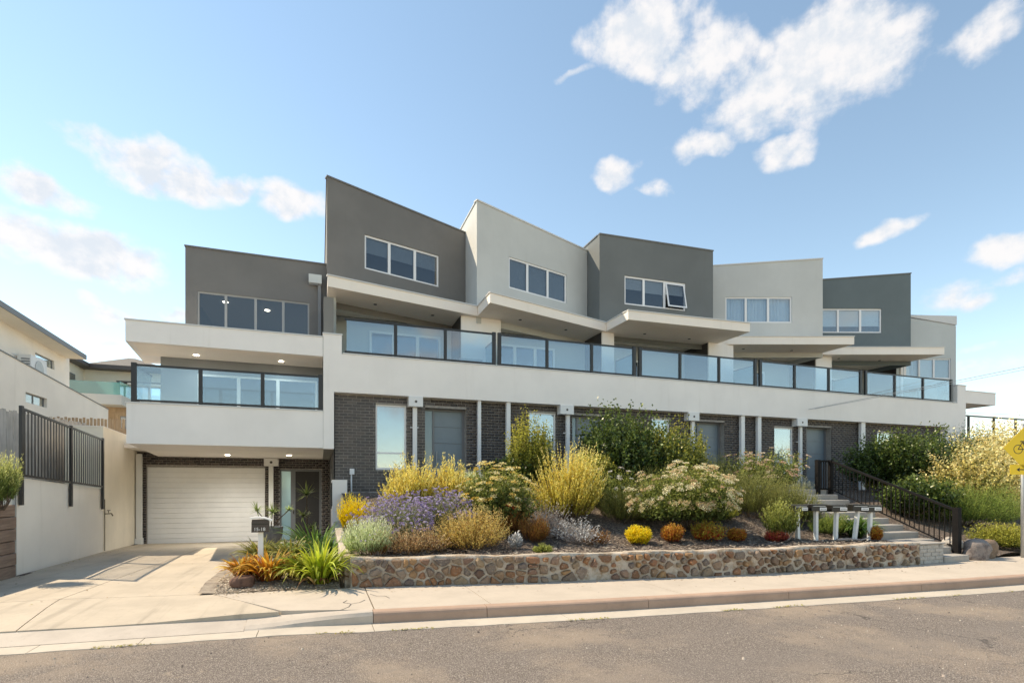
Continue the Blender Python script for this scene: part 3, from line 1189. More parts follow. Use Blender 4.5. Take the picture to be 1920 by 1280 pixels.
# ground floor windows and doors
for k, (a, b, z0, z1) in enumerate(WIN_G):
    h = (z1 - z0)
    fo = window(B, (0, YB), 0, a, b, z0, z1, [], d=.045, fw=.05, pane='pane_sky', blinds=[('blind_white', .985)], label='tall white framed window with pale blind down')
    MB().box(a + .05, b - .05, YB + .047, YB + .085, z0 + .46, z0 + .51).build('transom', M['frame_white'], fo)
for k, (a, b, z0, z1) in enumerate(DOOR_G):
    y = YB + .30
    sl = a + (b - a) * .24
    fr = MB().box(a, a + .045, y - .04, y + .06, z0, z1).box(b - .07, b, y - .04, y + .06, z0, z1).box(a + .045, b - .07, y - .04, y + .06, z1 - .06, z1).box(sl - .03, sl + .03, y - .04, y + .06, z0, z1 - .06)
    fo = fr.build('front_door', M['frame_grey'], B, label='grey panelled front door with narrow frosted sidelight')
    MB().box(a + .045, sl - .03, y - .005, y + .005, z0, z1 - .06).build('sidelight', M['frost'], fo)
    zz = [z0, z0 + .5, z0 + 1.0, z0 + 1.5, z0 + 2.0, z1 - .06]
    for p0, p1 in zip(zz, zz[1:]):
        MB().box(sl + .03, b - .07, y, y + .045, p0 + .006, p1 - .006).build('panel', M['door'], fo)
    MB().box(sl + .03, b - .07, y + .02, y + .05, z0, z1 - .06).build('backing', M['frame_grey'], fo)
    MB().tube([(sl + .10, y - .05, z0 + .85), (sl + .10, y - .05, z0 + 1.25)], .014).build('handle', M['galv'], fo)

# rainwater heads with their pipes, and the plain white posts
for (a, b, px_) in ((2.45, 2.87, 2.655), (7.34, 7.82, 7.68), (12.36, 12.82, 12.66), (17.46, 17.98, 17.80)):
    zt, zb = 4.255, 3.96
    rh = MB().box(a, b, Y0 - .035, YB - .012, zb, zt).build('rainwater_head', M['plastic'], B, bevel=.008)
    MB().tube([((a + b) / 2, Y0 - .040, (zt + zb) / 2), ((a + b) / 2, Y0 - .030, (zt + zb) / 2)], .038, 12).build('overflow_hole', M['lamp_off'], rh)
    dp = MB().box(px_ - .065, px_ + .065, 15.87, 15.97, 1.45, 3.96).build('downpipe', M['plastic'], B, bevel=.012)
    for zz in (3.35, 2.2):
        MB().box(px_ - .12, px_ + .12, 15.972, YB - .012, zz, zz + .035).build('pipe_bracket', M['plastic'], dp)
for (a, b) in ((4.585, 4.69), (5.52, 5.655), (14.80, 14.97), (15.59, 15.76), (21.03, 21.27)):
    MB().box(a, b, 15.83, 15.96, 1.45, 4.257).build('post', M['plastic'], B, bevel=.01)

# upper storeys: stepped in plan, each turned on its own front line
UP = [  # front line p, q, roof heights, material, side to close, label, window splits, blinds, pane
    ((.2, 17.0), (4.86, 18.4), 10.93, 10.60, 'darkwarm', 'charcoal grey upper wall at the left end with the highest corner', (1.17, 3.81), (2.01, 2.92), [('blind', .46), ('blind', .46), ('blind', .46)], 'pane_dark', None),
    ((4.87, 16.95), (9.71, 18.4), 11.03, 10.69, 'light', 'light grey upper wall, second from the left', (1.31, 3.99), (2.15, 3.09), [('blind', .985), ('blind', .985), ('blind', .985)], 'pane_dark', None),
    ((9.72, 17.45), (14.71, 17.25), 10.92, 10.95, 'dark', 'dark grey upper wall in the middle with an open awning window', (1.04, 3.73), (1.88, 2.79), [('blind_white', .40), ('blind_white', .46), ('blind_white', .42)], 'pane_dark', 2),
    ((14.72, 18.4), (19.80, 16.6), 10.76, 11.12, 'light', 'light grey upper wall with net curtains, fourth from the left', (1.31, 4.10), (2.18, 3.12), [('curtain', 1), ('curtain', 1), ('curtain', 1)], 'pane', None),
    ((19.81, 18.1), (24.80, 16.36), 10.70, 11.09, 'darkblue', 'blue grey upper wall with half lowered white blinds', (.92, 3.98), (2.04, 3.04), [('blind_white', .72), ('blind_white', .72), ('blind_white', .70)], 'pane', None),
]
for k, (p, q, zl, zr, mat, lab, win, sp, bl, pane, op) in enumerate(UP):
    ang = math.atan2(q[1] - p[1], q[0] - p[0])
    L = math.dist(p, q)
    mb = MB(p, ang)
    wall(mb, L, 7.0, zl, [(win[0], win[1], 8.45, 9.53)], depth=.11, zt_end=zr)
    # sides, back and roof
    w_ = MB()
    A_, B_ = (p[0], p[1]), (q[0], q[1])
    yb = 26.0 + .01 * k
    w_.quad((A_[0], yb, 7.0), (A_[0], A_[1], 7.0), (A_[0], A_[1], zl), (A_[0], yb, zl))
    w_.quad((B_[0], B_[1], 7.0), (B_[0], yb, 7.0), (B_[0], yb, zr), (B_[0], B_[1], zr))
    w_.quad((A_[0], yb, 7.0), (A_[0], yb, zl), (B_[0], yb, zr), (B_[0], yb, 7.0))
    w_.quad((A_[0], A_[1], zl - .002), (B_[0], B_[1], zr - .002), (B_[0], yb, zr - .002), (A_[0], yb, zl - .002))
    n0 = len(mb.v)
    mb.v += w_.v
    mb.f += [tuple(i + n0 for i in f) for f in w_.f]
    uw = mb.build('upper_wall', M[mat], B, label=lab)
    # parapet cap
    capm = M['cap_dark'] if mat.startswith('dark') else M['coping']
    cb = MB(p, ang)
    i0 = len(cb.v)
    cb.box(-.015, L + .015, -.03, .16, zl, zl + .045, zr + .045)
    for i in (1, 2):
        x_, y_, z_ = cb.v[i0 + i]
        cb.v[i0 + i] = (x_, y_, zr + .001)
    for xx, yy, zz, left in ((p[0], p[1], zl, True), (q[0], q[1], zr, False)):
        if (k < 3 and left) or (k >= 2 and not left):
            s2 = MB()
            s2.box(xx - (.03 if left else .13), xx + (.13 if left else .03), yy + .16, 25.9, zz + .001, zz + .045)
            n0 = len(cb.v)
            cb.v += s2.v
            cb.f += [tuple(i + n0 for i in f) for f in s2.f]
    cb.build('parapet_cap', capm, B)
    window(B, p, ang, win[0], win[1], 8.45, 9.53, sp, d=.04, fw=.06, pane=pane, blinds=bl, open_light=op,
           label='white framed three light upper window')
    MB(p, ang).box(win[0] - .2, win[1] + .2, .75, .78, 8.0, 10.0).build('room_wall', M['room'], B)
# lower end wall at the far right
p, q = (24.81, 17.0), (27.45, 16.12)
ang = math.atan2(q[1] - p[1], q[0] - p[0]); L = math.dist(p, q)
mb = wall(MB(p, ang), L, 5.2, 9.42, [(.35, 2.55, 6.55, 7.47)], depth=.1, zt_end=8.97)
n0 = len(mb.v)
w_ = MB().quad((q[0], q[1], 5.2), (q[0], 26, 5.2), (q[0], 26, 8.97), (q[0], q[1], 8.97)).quad((p[0], p[1], 9.41), (q[0], q[1], 8.96), (q[0], 26, 8.96), (p[0], 26, 9.41))
mb.v += w_.v; mb.f += [tuple(i + n0 for i in f) for f in w_.f]
mb.build('upper_wall', M['light2'], B, label='lower pale grey end wall at the far right')
MB(p, ang).box(0, L + .015, -.03, .14, 9.42, 9.46, 9.01).build('parapet_cap', M['coping'], B)
window(B, p, ang, .35, 2.55, 6.55, 7.47, [1.1, 1.78], d=.04, fw=.05, pane='pane', blinds=[('curtain', 1), ('blind_white', .98), ('blind', .98)], label='white framed window of the pale end wall')
MB(p, ang).box(.0, 2.62, .6, .63, 5.3, 8).build('room_wall', M['room'], B)

# balcony canopies (fascia and soffit), zigzag in plan
CAN = [
    [(.2, Y0), (4.862, 16.85), (4.862, 18.37), (.2, 18.37)],
    [(4.87, 15.5), (9.712, 16.95), (9.712, 18.37), (4.87, 18.37)],
    [(9.72, 15.5), (14.65, 15.25), (14.65, 18.37), (9.72, 18.37)],
    [(14.66, 17.02), (19.80, 15.2), (19.80, 18.37), (14.66, 18.37)],
    [(19.81, 16.9), (24.90, 15.06), (24.90, 18.37), (19.81, 18.37)],
]
for k, poly in enumerate(CAN):
    cn = MB().prism(poly, 7.2, 7.5).build('canopy', M['soffit'], B)
    (ax, ay), (bx, by) = poly[0], poly[1]
    ang = math.atan2(by - ay, bx - ax); L = math.dist(poly[0], poly[1])
    MB((ax, ay), ang).box(-.012, L + .012, -.03, .10, 7.5, 7.535).build('canopy_cap', M['coping'], cn)
    if k in (1, 2):
        MB().box(ax - .025, ax + .08, ay + .11, 16.9, 7.5, 7.535).build('canopy_cap', M['coping'], cn)
    if k in (2, 3, 4):
        MB().box(bx - .08, bx + .025, by + .11, 17.0, 7.5, 7.535).build('canopy_cap', M['coping'], cn)
    for sx in (.30, .70):
        x = ax + (bx - ax) * sx
        y = max(ay + (by - ay) * sx + .75, 16.75)
        MB().tube([(x, y, 7.188), (x, y, 7.203)], .055, 12).build('downlight', M['lamp_off'], cn)

# party walls on the balconies
for (a, b, yf) in ((4.35, 5.72, 17.0), (9.6, 10.1, 17.05), (14.2, 15.4, 16.9), (19.9, 20.8, 17.0), (24.96, 25.5, 16.9)):
    pw = MB().box(a, b, yf, 18.37, 4.5, 7.197).build('party_wall', M['white'], B)
    MB().box(a - .012, a - .002, yf + .05, 18.36, 4.5, 7.195).build('wall_cladding', M['charcoal'], pw)

# balcony doors
for (a, b, z1, sp) in ((1.55, 3.95, 6.80, (2.35, 3.15)), (6.0, 8.3, 6.78, (6.7, 7.5)), (11.0, 12.0, 6.62, ()), (16.2, 18.4, 6.65, (17.3,)), (21.6, 23.6, 6.65, (22.6,))):
    fo = window(B, (0, 18.37), 0, a, b, 4.5, z1, sp, d=-.06, fw=.075, pane='pane_dark', name='sliding_door', label='white framed sliding balcony door')
    fo.name = 'sliding_door'
    MB().box(a + .06, b - .06, 18.355, 18.372, 4.56, z1 - .06).build('room_wall', M['room'], fo)

# balustrades
def balustrade(xs, y, zb, zt, label, first_gap=0, pane='glass', thick_ends=True, blank_first=False):
    bo = MB().box(xs[0], xs[-1], y - .02, y + .03, zt - .05, zt).box(xs[0], xs[-1], y - .018, y + .028, zb + .03, zb + .075).build('balustrade', M['frame_black'], B, label=label)
    for k, x in enumerate(xs):
        e = k in (0, len(xs) - 1) and thick_ends
        w_ = .055 if e else .042
        if blank_first and k == 0: continue
        MB().box(x - w_, x + w_, y - .035, y + .045, zb, zt + (.03 if e else -.052)).build('post', M['frame_black'], bo)
    for k, (a, b) in enumerate(zip(xs, xs[1:])):
        MB().box(a + .05, b - .05, y, y + .011, zb + .076, zt - .052).build('glass_panel', M[pane], bo)
    return bo


ZB, ZT = 5.376, 6.375
YR = Y0 + .06
balustrade([.66, 2.08, 3.56, 5.10], YR, ZB, ZT, 'black framed glass balustrade of the first upper balcony', blank_first=True)
balustrade([5.28, 6.90, 8.52, 10.16], YR, ZB, ZT, 'black framed glass balustrade of the second upper balcony')
balustrade([10.40, 12.05, 13.76, 15.45], YR, ZB, ZT, 'black framed glass balustrade of the third upper balcony')
balustrade([15.70, 17.40, 19.20, 20.98], YR, ZB, ZT, 'black framed glass balustrade of the fourth upper balcony')
lb = balustrade([21.28, 22.99, 24.76, 26.62], YR, ZB, ZT, 'black framed glass balustrade of the fifth upper balcony')
MB().box(26.6, 26.65, YR + .08, 18.0, ZT - .05, ZT).box(26.6, 26.65, YR + .08, 18.0, ZB + .03, ZB + .075).build('side_rail', M['frame_black'], lb)
MB().box(26.57, 26.66, 16.7, 16.8, ZB - .8, ZT + .03).build('post', M['frame_black'], lb)
MB().box(26.62, 26.632, YR + .1, 18.0, ZB + .076, ZT - .052).build('glass_panel', M['glass'], lb)
for x in (5.19, 10.28, 15.575, 21.13):
    dv = MB().box(x - .006, x + .006, 15.95, 17.2, 4.62, 6.2).build('screen_panel', M['frost'], B)
    MB().box(x - .02, x + .02, 15.95, 17.2, 6.2, 6.235).build('screen_rail', M['frame_grey'], dv)
    MB().box(x - .02, x + .02, 17.2, 17.24, 4.5, 6.235).build('screen_rail', M['frame_grey'], dv)

# ------------------------------------------------------------------ left wing over the garage
XL = -4.545
mb = MB()
mb.box(XL, .080, Y0 + .001, 16.0, 2.68, 3.69)
mb.prism([(XL, 16.0), (.080, 16.0), (.17, 22.3), (-5.45, 22.3)], 2.681, 2.95)
mb.build('balcony_band', M['white'], B, label='white band of the lower left balcony over the garage')
MB().box(XL - .02, .078, Y0 - .02, 16.03, 3.69, 3.725).build('coping', M['coping'], B)
mb = MB().prism([(XL - .02, Y0), (.076, Y0), (.076, 17.6), (-4.85, 18.4)], 5.23, 5.76)
cn = mb.build('canopy', M['white'], B, label='pale grey canopy over the lower left balcony')
MB().prism([(XL + .12, Y0 + .12), (.07, Y0 + .12), (.07, 17.29), (-4.60, 17.29)], 5.222, 5.2295).build('soffit_lining', M['soffit'], cn)
MB().box(XL - .04, .074, Y0 - .02, Y0 + .12, 5.76, 5.795).build('canopy_cap', M['coping'], cn)
for x, y in ((-3.2, 16.75), (-1.05, 16.75)):
    MB().tube([(x, y, 5.208), (x, y, 5.224)], .06, 12).build('downlight', M['lamp'], cn)
for x, y in ((-2.95, 20.3), (-1.0, 19.8)):
    MB().tube([(x, y, 2.664), (x, y, 2.684)], .07, 12).build('downlight', M['lamp'], cn)
def lamp(name, loc, watts, r=.05):
    li = bpy.data.lights.new(name, 'SPOT')
    li.energy = watts
    li.color = (.86, .93, 1.0)
    li.spot_size = R(150)
    li.spot_blend = 1.0
    li.shadow_soft_size = r
    o = bpy.data.objects.new(name, li)
    COL.objects.link(o)
    o.location = loc
    return o


for x, y in ((-2.95, 20.3), (-1.0, 19.8)):
    lamp('soffit_lamp', (x, y, 2.655), 170)
for x, y in ((-3.2, 16.75), (-1.05, 16.75)):
    lamp('balcony_lamp', (x, y, 5.20), 30)
for x, y in ((-2.75, 18.5), (-1.6, 18.9)):
    lamp('room_lamp', (x, y, 7.275), 25)
# balcony room wall, upper room
p = (-4.18, 17.3)
mb = wall(MB(p, 0), 4.26, 2.95, 5.225, [(.9, 4.1, 2.96, 4.82)], depth=.1)
mb.build('balcony_wall', M['midgrey'], B)
fo = window(B, p, 0, .9, 4.1, 2.96, 4.82, [1.95, 3.0], d=.02, fw=.06, pane='pane_dark', label='white framed sliding doors behind the lower left balcony')
fo.name = 'sliding_door'
MB(p, 0).box(-.02, 4.28, .8, .85, 2.9, 5.3).build('room_wall', M['room'], B)
MB().quad((-4.18, 17.3, 2.9), (-4.18, 25, 2.9), (-4.18, 25, 5.225), (-4.18, 17.3, 5.225)).build('side_wall', M['midgrey'], B)
p = (-3.585, 17.32)
mb = wall(MB(p, 0), 3.78, 5.7, 8.39, [(.30, 3.28, 6.15, 7.17)], depth=.12)
n0 = len(mb.v)
w_ = MB().quad((-3.585, 25, 5.7), (-3.585, 17.32, 5.7), (-3.585, 17.32, 8.39), (-3.585, 25, 8.39)).quad((-3.585, 17.32, 8.388), (.195, 17.32, 8.388), (.195, 25, 8.388), (-3.585, 25, 8.388)).quad((-3.585, 25, 5.7), (-3.585, 25, 8.39), (.195, 25, 8.39), (.195, 25, 5.7)).quad((.195, 17.32, 5.7), (.195, 17.32, 8.39), (.195, 25, 8.39), (.195, 25, 5.7))
mb.v += w_.v; mb.f += [tuple(i + n0 for i in f) for f in w_.f]
mb.build('upper_wall', M['darkwarm'], B, label='low charcoal upper wall above the lower left balcony')
MB(p, 0).box(-.02, 3.78, -.03, .14, 8.391, 8.43).build('parapet_cap', M['cap_dark'], B)
window(B, p, 0, .30, 3.28, 6.15, 7.17, [1.02, 1.80, 2.55], d=.03, fw=.045, frame='frame_mid', pane='pane_dark', label='wide upper window with lit downlights inside')
rm = MB().box(-3.55, .15, 17.5, 21.5, 7.30, 7.34).build('room_ceiling', M['room_grey'], B)
MB().box(-3.55, .15, 21.5, 21.55, 5.9, 7.3).build('room_wall', M['room_grey'], B)
for x, y in ((-2.75, 18.5), (-1.6, 18.9)):
    MB().tube([(x, y, 7.285), (x, y, 7.302)], .075, 12).build('downlight', M['lamp'], rm)
MB().box(-.32, .05, 17.08, 17.29, 7.72, 7.98).build('rainwater_head', M['light2'], B, bevel=.01)
MB().box(-.06, .03, 17.20, 17.29, 5.8, 7.72).build('downpipe', M['midgrey'], B)
lb = balustrade([-4.40, -2.93, -1.457, .012], Y0 + .06, 3.726, 4.69, 'black framed glass balustrade of the lower left balcony')
MB().box(-4.425, -4.375, Y0 + .12, 17.3, 4.63, 4.68).box(-4.425, -4.375, Y0 + .12, 17.3, 3.75, 3.8).build('side_rail', M['frame_black'], lb)
MB().box(-4.405, -4.393, Y0 + .12, 17.28, 3.82, 4.62).build('glass_panel', M['glass'], lb)

MB().box(.10, .368, 16.04, 22.3, 2.665, 6.99).build('party_wall', M['room_grey'], B)  # unseen filler block, added to stop light leaking through the gap between wings
# garage front
GY = 22.3
GO = [(-5.83, -1.97, -.47, 2.32), (-1.46, .06, -.47, 2.28)]
mb = wall(MB((-6.3, GY + .02), 0), 6.67, -.6, 2.90, [(a + 6.3, b + 6.3, c, d) for a, b, c, d in GO], depth=.3)
gw = mb.build('brick_wall', M['mortar'], B, label='dark brick wall around the garage door')
cells = brick_cells(-6.28, .36, -.46, 2.86, GO)
V, Fq = [], []
for a, b, z in cells:
    i = len(V)
    y0, y1 = GY + .011 + rng.normal() * .0015, GY + .03
    V += [(a, y0, z), (b, y0, z), (b, y0, z + BH), (a, y0, z + BH), (a, y1, z), (b, y1, z), (b, y1, z + BH), (a, y1, z + BH)]
    Fq += [(i, i + 1, i + 2, i + 3), (i, i + 4, i + 5, i + 1), (i + 3, i + 2, i + 6, i + 7), (i, i + 3, i + 7, i + 4), (i + 1, i + 5, i + 6, i + 2)]
quads_object('brickwork', V, Fq, M['brick'], gw, (-3, GY, 0), kind='stuff')
MB().box(-7.4, -4.9, 20.4, 22.5, 2.86, 3.0).build('eave', M['white'], B)
gd = MB().box(-5.83, -1.97, GY + .14, GY + .18, -.47, 2.32).build('garage_door', M['coping'], B, label='white ribbed garage door')
n = 15
for k in range(n):
    z0 = -.46 + 2.77 * k / n
    MB().box(-5.82, -1.98, GY + .10, GY + .139, z0 + .003, z0 + 2.77 / n - .003).build('panel', M['garage'], gd, bevel=.008)
a, b = -1.46, .06
y = GY + .12
fo = MB().box(a, a + .06, y, y + .06, -.47, 2.28).box(b - .09, b, y, y + .06, -.47, 2.28).box(a + .06, b - .09, y, y + .06, 2.20, 2.28).box(-1.07, -.90, y, y + .06, -.47, 2.2).build('front_door', M['frame_grey'], B, label='dark screen door with sidelight beside the garage')
MB().box(a + .06, -1.07, y + .02, y + .03, -.47, 2.2).build('sidelight', M['frost'], fo)
MB().box(-.90, b - .09, y + .02, y + .04, -.47, 2.2).build('screen', M['screen'], fo)
MB().box(-.985, -.945, y - .04, y, .55, .70).build('handle', M['ink'], fo)
rh = MB().box(-1.98, -1.48, 21.95, 22.28, 2.38, 2.67).build('rainwater_head', M['plastic'], B, bevel=.01)
MB().tube([(-1.73, 21.94, 2.52), (-1.73, 21.952, 2.52)], .05, 12).build('overflow_hole', M['lamp_off'], rh)
MB().box(-1.83, -1.66, 22.1, 22.25, -.45, 2.38).build('downpipe', M['plastic'], B, bevel=.015)
mb = MB().box(-6.05, -5.88, 21.95, 22.1, -.2, 2.75)
mb.build('downpipe', M['plastic'], B, bevel=.015)
MB().box(-6.08, -5.85, 21.9, 22.12, -.46, -.2).build('pipe_shoe', M['plastic'], B, bevel=.02)

# meter box and conduit on the brick
mt = MB().box(.80, .93, YB - .09, YB - .012, 1.95, 2.12).build('meter_box', M['plastic'], B, bevel=.01)
MB().tube([(.85, YB - .04, 1.46), (.85, YB - .04, 1.95)], .022, 8).build('conduit', M['plastic'], mt)

# things standing on the balconies
t = empty('air_conditioner', (13.75, 17.6, 4.5), 'white air conditioner unit on the third upper balcony floor', 'air conditioner')
MB().box(13.35, 14.1, 17.3, 17.6, 4.6, 5.62).build('casing', M['plastic'], t, bevel=.02)
MB().box(13.4, 13.5, 17.35, 17.55, 4.5, 4.6).build('foot', M['frame_grey'], t)
MB().box(13.95, 14.05, 17.35, 17.55, 4.5, 4.6).build('foot', M['frame_grey'], t)
t = empty('drying_rack', (4.6, 16.4, 4.5), 'low wire drying rack on the first upper balcony', 'drying rack')
for k in range(6):
    yk = 16.2 + .09 * k
    MB().tube([(4.1, yk, 5.60), (4.85, yk, 5.60)], .008, 6).build('wire', M['galv'], t)
MB().tube([(4.1, 16.18, 5.60), (4.1, 16.67, 5.60)], .012, 6).build('end_bar', M['galv'], t)
MB().tube([(4.85, 16.18, 5.60), (4.85, 16.67, 5.60)], .012, 6).build('end_bar', M['galv'], t)
for (xa, xb, yk) in ((4.1, 4.8, 16.2), (4.8, 4.1, 16.2), (4.1, 4.8, 16.65), (4.8, 4.1, 16.65)):
    MB().tube([(xa, yk, 5.6), (xb, yk, 4.505)], .012, 6).build('leg', M['galv'], t)
t = empty('balcony_table', (25.5, 16.4, 4.5), 'small round grey table on the last upper balcony behind the glass', 'table')
MB().tube([(25.5, 16.5, 5.98), (25.5, 16.5, 6.01)], .33, 20).build('table_top', M['frame_grey'], t)
MB().tube([(25.5, 16.5, 4.52), (25.5, 16.5, 5.98)], .03, 8).build('leg', M['frame_grey'], t)
MB().tube([(25.5, 16.5, 4.502), (25.5, 16.5, 4.53)], .24, 16).build('base', M['frame_grey'], t)


# ------------------------------------------------------------------ walls, fences, neighbours on the left
t = empty('boundary_wall', (-5.6, 15, -.1), 'low white rendered wall along the left of the driveway under the black slat fence', 'wall')
mb = MB()
for k in range(4):
    ya, yb = 12.72 + 1.305 * k, 12.72 + 1.305 * (k + 1)
xw = lambda y: interp(y, [12.7, 17.95, 22.4], [-5.42, -5.72, -6.12])
poly = [(xw(12.72), 12.72), (xw(17.94), 17.94), (xw(17.94) - .2, 17.94), (xw(12.72) - .2, 12.72)]
mb.prism(poly, -.5, lambda x, y: interp(y, [12.72, 17.95], [1.78, 1.545]))
mb.build('wall_panel', M['offwhite'], t)
mb = MB().box(-5.46, -5.425, 12.66, 12.718, -.1, 1.5)
mb.build('edge_trim', M['galv'], t)
t = empty('tall_boundary_wall', (-6, 20, -.3), 'tall tan rendered wall between the slat fence and the garage', 'wall')
poly = [(xw(17.96), 17.96), (xw(22.4), 22.4), (xw(22.4) - .22, 22.4), (-6.6, 18.2), (-6.6, 17.96)]
MB().prism(poly, -.6, 3.27).build('wall_panel', M['tanwall'], t)
MB().prism([(xw(17.94) + .015, 17.94), (xw(22.4) + .015, 22.4), (xw(22.4) - .24, 22.4), (-6.62, 18.2), (-6.62, 17.94)], 3.271, 3.30).build('wall_cap', M['offwhite'], t)
tp = empty('garden_tap', (-5.72, 18.05, .8), 'small garden tap on a thin pipe against the tan wall', 'tap')
MB().tube([(-5.695, 17.99, -.2), (-5.695, 17.99, 1.25)], .011, 6).build('pipe', M['brass'], tp)
MB().tube([(-5.69, 17.99, .84), (-5.60, 18.2, .84), (-5.585, 18.25, .77)], .018, 8).build('spout', M['brass'], tp)
MB().tube([(-5.64, 18.1, .85), (-5.64, 18.1, .93)], .01, 6).tube([(-5.67, 18.08, .93), (-5.61, 18.14, .93)], .012, 6).build('handle', M['brass'], tp)

f = empty('slat_fence', (-5.5, 15.2, 1.2), 'black metal fence of narrow vertical slats on the white driveway wall', 'fence')
n = 31
xf = lambda y: xw(y) + .045
zb = lambda y: interp(y, [12.72, 17.8], [1.80, 1.575])
zt = lambda y: interp(y, [12.72, 17.8], [3.13, 2.92])
for y in (12.78, 15.35, 17.72):
    MB().box(xf(y) - .02, xf(y) + .03, y - .04, y + .04, zb(y) - (.55 if y < 17 else .6), zt(y) + .02).build('post', M['frame_black'], f)
for (fn, h) in ((zt, -.05), (zb, .0)):
    mb = MB()
    i = 0
    mb.prism([(xf(12.82) - .015, 12.82), (xf(17.68) - .015, 17.68), (xf(17.68) + .02, 17.68), (xf(12.82) + .02, 12.82)], lambda x, y: fn(y) + h, lambda x, y: fn(y) + h + .045)
    mb.build('rail', M['frame_black'], f)
for k in range(n):
    y = 12.93 + (17.63 - 12.93) * k / (n - 1)
    MB().box(xf(y) - .004, xf(y) + .004, y - .024, y + .024, zb(y) + .046, zt(y) - .051).build('slat', M['frame_black'], f)

f = empty('paling_fence', (-7.1, 16, 1.6), 'weathered grey timber paling fence behind the black slat fence', 'fence')
y = 12.6
k = 0
while y < 20.9:
    w_ = .15
    zt_ = 3.40 + .03 * math.sin(k * 2.1) + .04 * (y - 15)
    MB().box(-7.12 + .012 * (k % 2), -7.1 + .012 * (k % 2), y, y + w_, 1.55, zt_).build('paling', M['paling'], f)
    y += w_ + .006
    k += 1
for z in (1.9, 2.8):
    MB().box(-7.17, -7.121, 12.6, 20.9, z, z + .08).build('rail', M['paling'], f)
f = empty('tan_paling_fence', (-7.5, 21, 1.6), 'new tan timber paling fence with a gappy top edge, farther back', 'fence')
x = -9.6
k = 0
while x < -6.15:
    MB().box(x, x + .072, 21 + .012 * (k % 2), 21.018 + .012 * (k % 2), 1.4, 3.83 + .02 * math.sin(k * 2.7)).build('paling', M['paling_tan'], f)
    x += .098
    k += 1
MB().box(-9.6, -6.15, 21.032, 21.08, 3.4, 3.48).build('rail', M['paling_tan'], f)

t = empty('sleeper_wall', (-5.45, 11, -.1), 'retaining wall of stacked brown timber sleepers at the left edge', 'retaining wall')
for k in range(6):
    z0 = -.1 + .228 * k
    MB().box(-5.50, -5.40 + .012 * math.sin(k * 2.2), 9.3, 12.65, z0 + .006, z0 + .222).build('sleeper', M['sleeper'], t, bevel=.012)
for k in range(6):
    z0 = -.1 + .228 * k
    MB().box(-16, -5.502, 9.22 + .01 * math.sin(k * 3.1), 9.298, z0 + .006, z0 + .222).build('sleeper', M['sleeper'], t, bevel=.012)
MB().prism([(-60, 9.3), (-5.52, 9.3), (-5.52, 12.7), (xw(18) - .1, 18), (xw(22.4) - .25, 22.4), (-6.4, 34), (-60, 34)], -.9, 1.22).build('upper_bank', M['earth'], kind='structure')
MB().box(-60, -6.75, 13.0, 34, 1.221, 1.58).build('upper_bank', M['earth'], kind='structure')
# gravel strip along the wall foot
mb = MB().prism([(xw(12.7) + .002, 12.7), (xw(12.7) + .10, 12.7), (xw(22.2) + .10, 22.2), (xw(22.2) + .002, 22.2)], -.5, lambda x, y: drive_z(x, y) + .012)
mb.build('gravel_strip', M['mulch'], kind='structure')

# neighbour house 1
t = empty('neighbour_house', (-13.5, 26, 1.5), 'cream rendered neighbour house with stepped walls and a grey eave at the left edge', 'house')
HX, HU, HR = -11.25, -12.75, -11.87        # lower wall, upper wall and eave planes
def zpar(y): return 6.675 - .067 * (y - 25.25)
LL = 36.06 - 13
mb = wall(MB((HX, 13), R(90)), LL, 1.4, zpar(13), [(27.08 - 13, 28.88 - 13, 5.04, 5.45)], depth=.2, zt_end=zpar(36.06))
w_ = MB().quad((HX, 36.06, 1.4), (-18, 36.06, 1.4), (-18, 36.06, zpar(36.06)), (HX, 36.06, zpar(36.06)))
w_.quad((HX, 13, zpar(13)), (HX, 36.06, zpar(36.06)), (-18, 36.06, zpar(36.06)), (-18, 13, zpar(13)))
n0 = len(mb.v); mb.v += w_.v; mb.f += [tuple(i + n0 for i in q) for q in w_.f]
mb.build('wall', M['offwhite'], t, label='lower cream wall with a sloping top')
mb = MB((HX, 13), R(90)).box(0, LL, -.03, .3, zpar(13) + .001, zpar(13) + .045, zpar(36.06) + .045)
for i in (1, 2):
    v = mb.v[i]; mb.v[i] = (v[0], v[1], zpar(36.06) + .001)
mb.build('wall_cap', M['roof_grey'], t)
window(t, (HX, 13), R(90), 27.08 - 13, 28.88 - 13, 5.04, 5.45, [14.95], d=.11, fw=.04, frame='frame_grey', pane='pane')
mb = wall(MB((HU, 15), R(90)), 20.24, 5.6, 9.12, [(31.56 - 15, 33.51 - 15, 7.55, 8.0)], depth=.2, zt_end=8.50)
w_ = MB().quad((HU, 35.24, 5.4), (-18, 35.24, 5.4), (-18, 35.24, 8.47), (HU, 35.24, 8.47))
n0 = len(mb.v); mb.v += w_.v; mb.f += [tuple(i + n0 for i in q) for q in w_.f]
mb.build('wall', M['offwhite'], t, label='upper cream wall under the eave')
window(t, (HU, 15), R(90), 31.56 - 15, 33.51 - 15, 7.55, 8.0, [], d=.09, fw=.045, frame='frame_grey', pane='pane_sky')
rz = lambda y, z: z - .0315 * (y - 26.6)
MB().prism([(HR, 12.5), (HR, 34.8), (-18, 34.8), (-18, 12.5)], lambda x, y: rz(y, 8.69), lambda x, y: rz(y, 8.70)).build('eave_lining', M['cream'], t)
MB().prism([(HR + .03, 12.48), (HR + .03, 34.84), (-18, 34.84), (-18, 12.48)], lambda x, y: rz(y, 8.705), lambda x, y: rz(y, 8.94)).build('roof', M['roof_grey'], t)
a = empty('air_conditioner', (-12.4, 30.4, 6.2), 'white air conditioner outdoor unit on the neighbour roof ledge', 'air conditioner')
MB().box(-12.65, -12.15, 29.7, 31.2, 6.41, 7.51).build('casing', M['plastic'], a, bevel=.03)
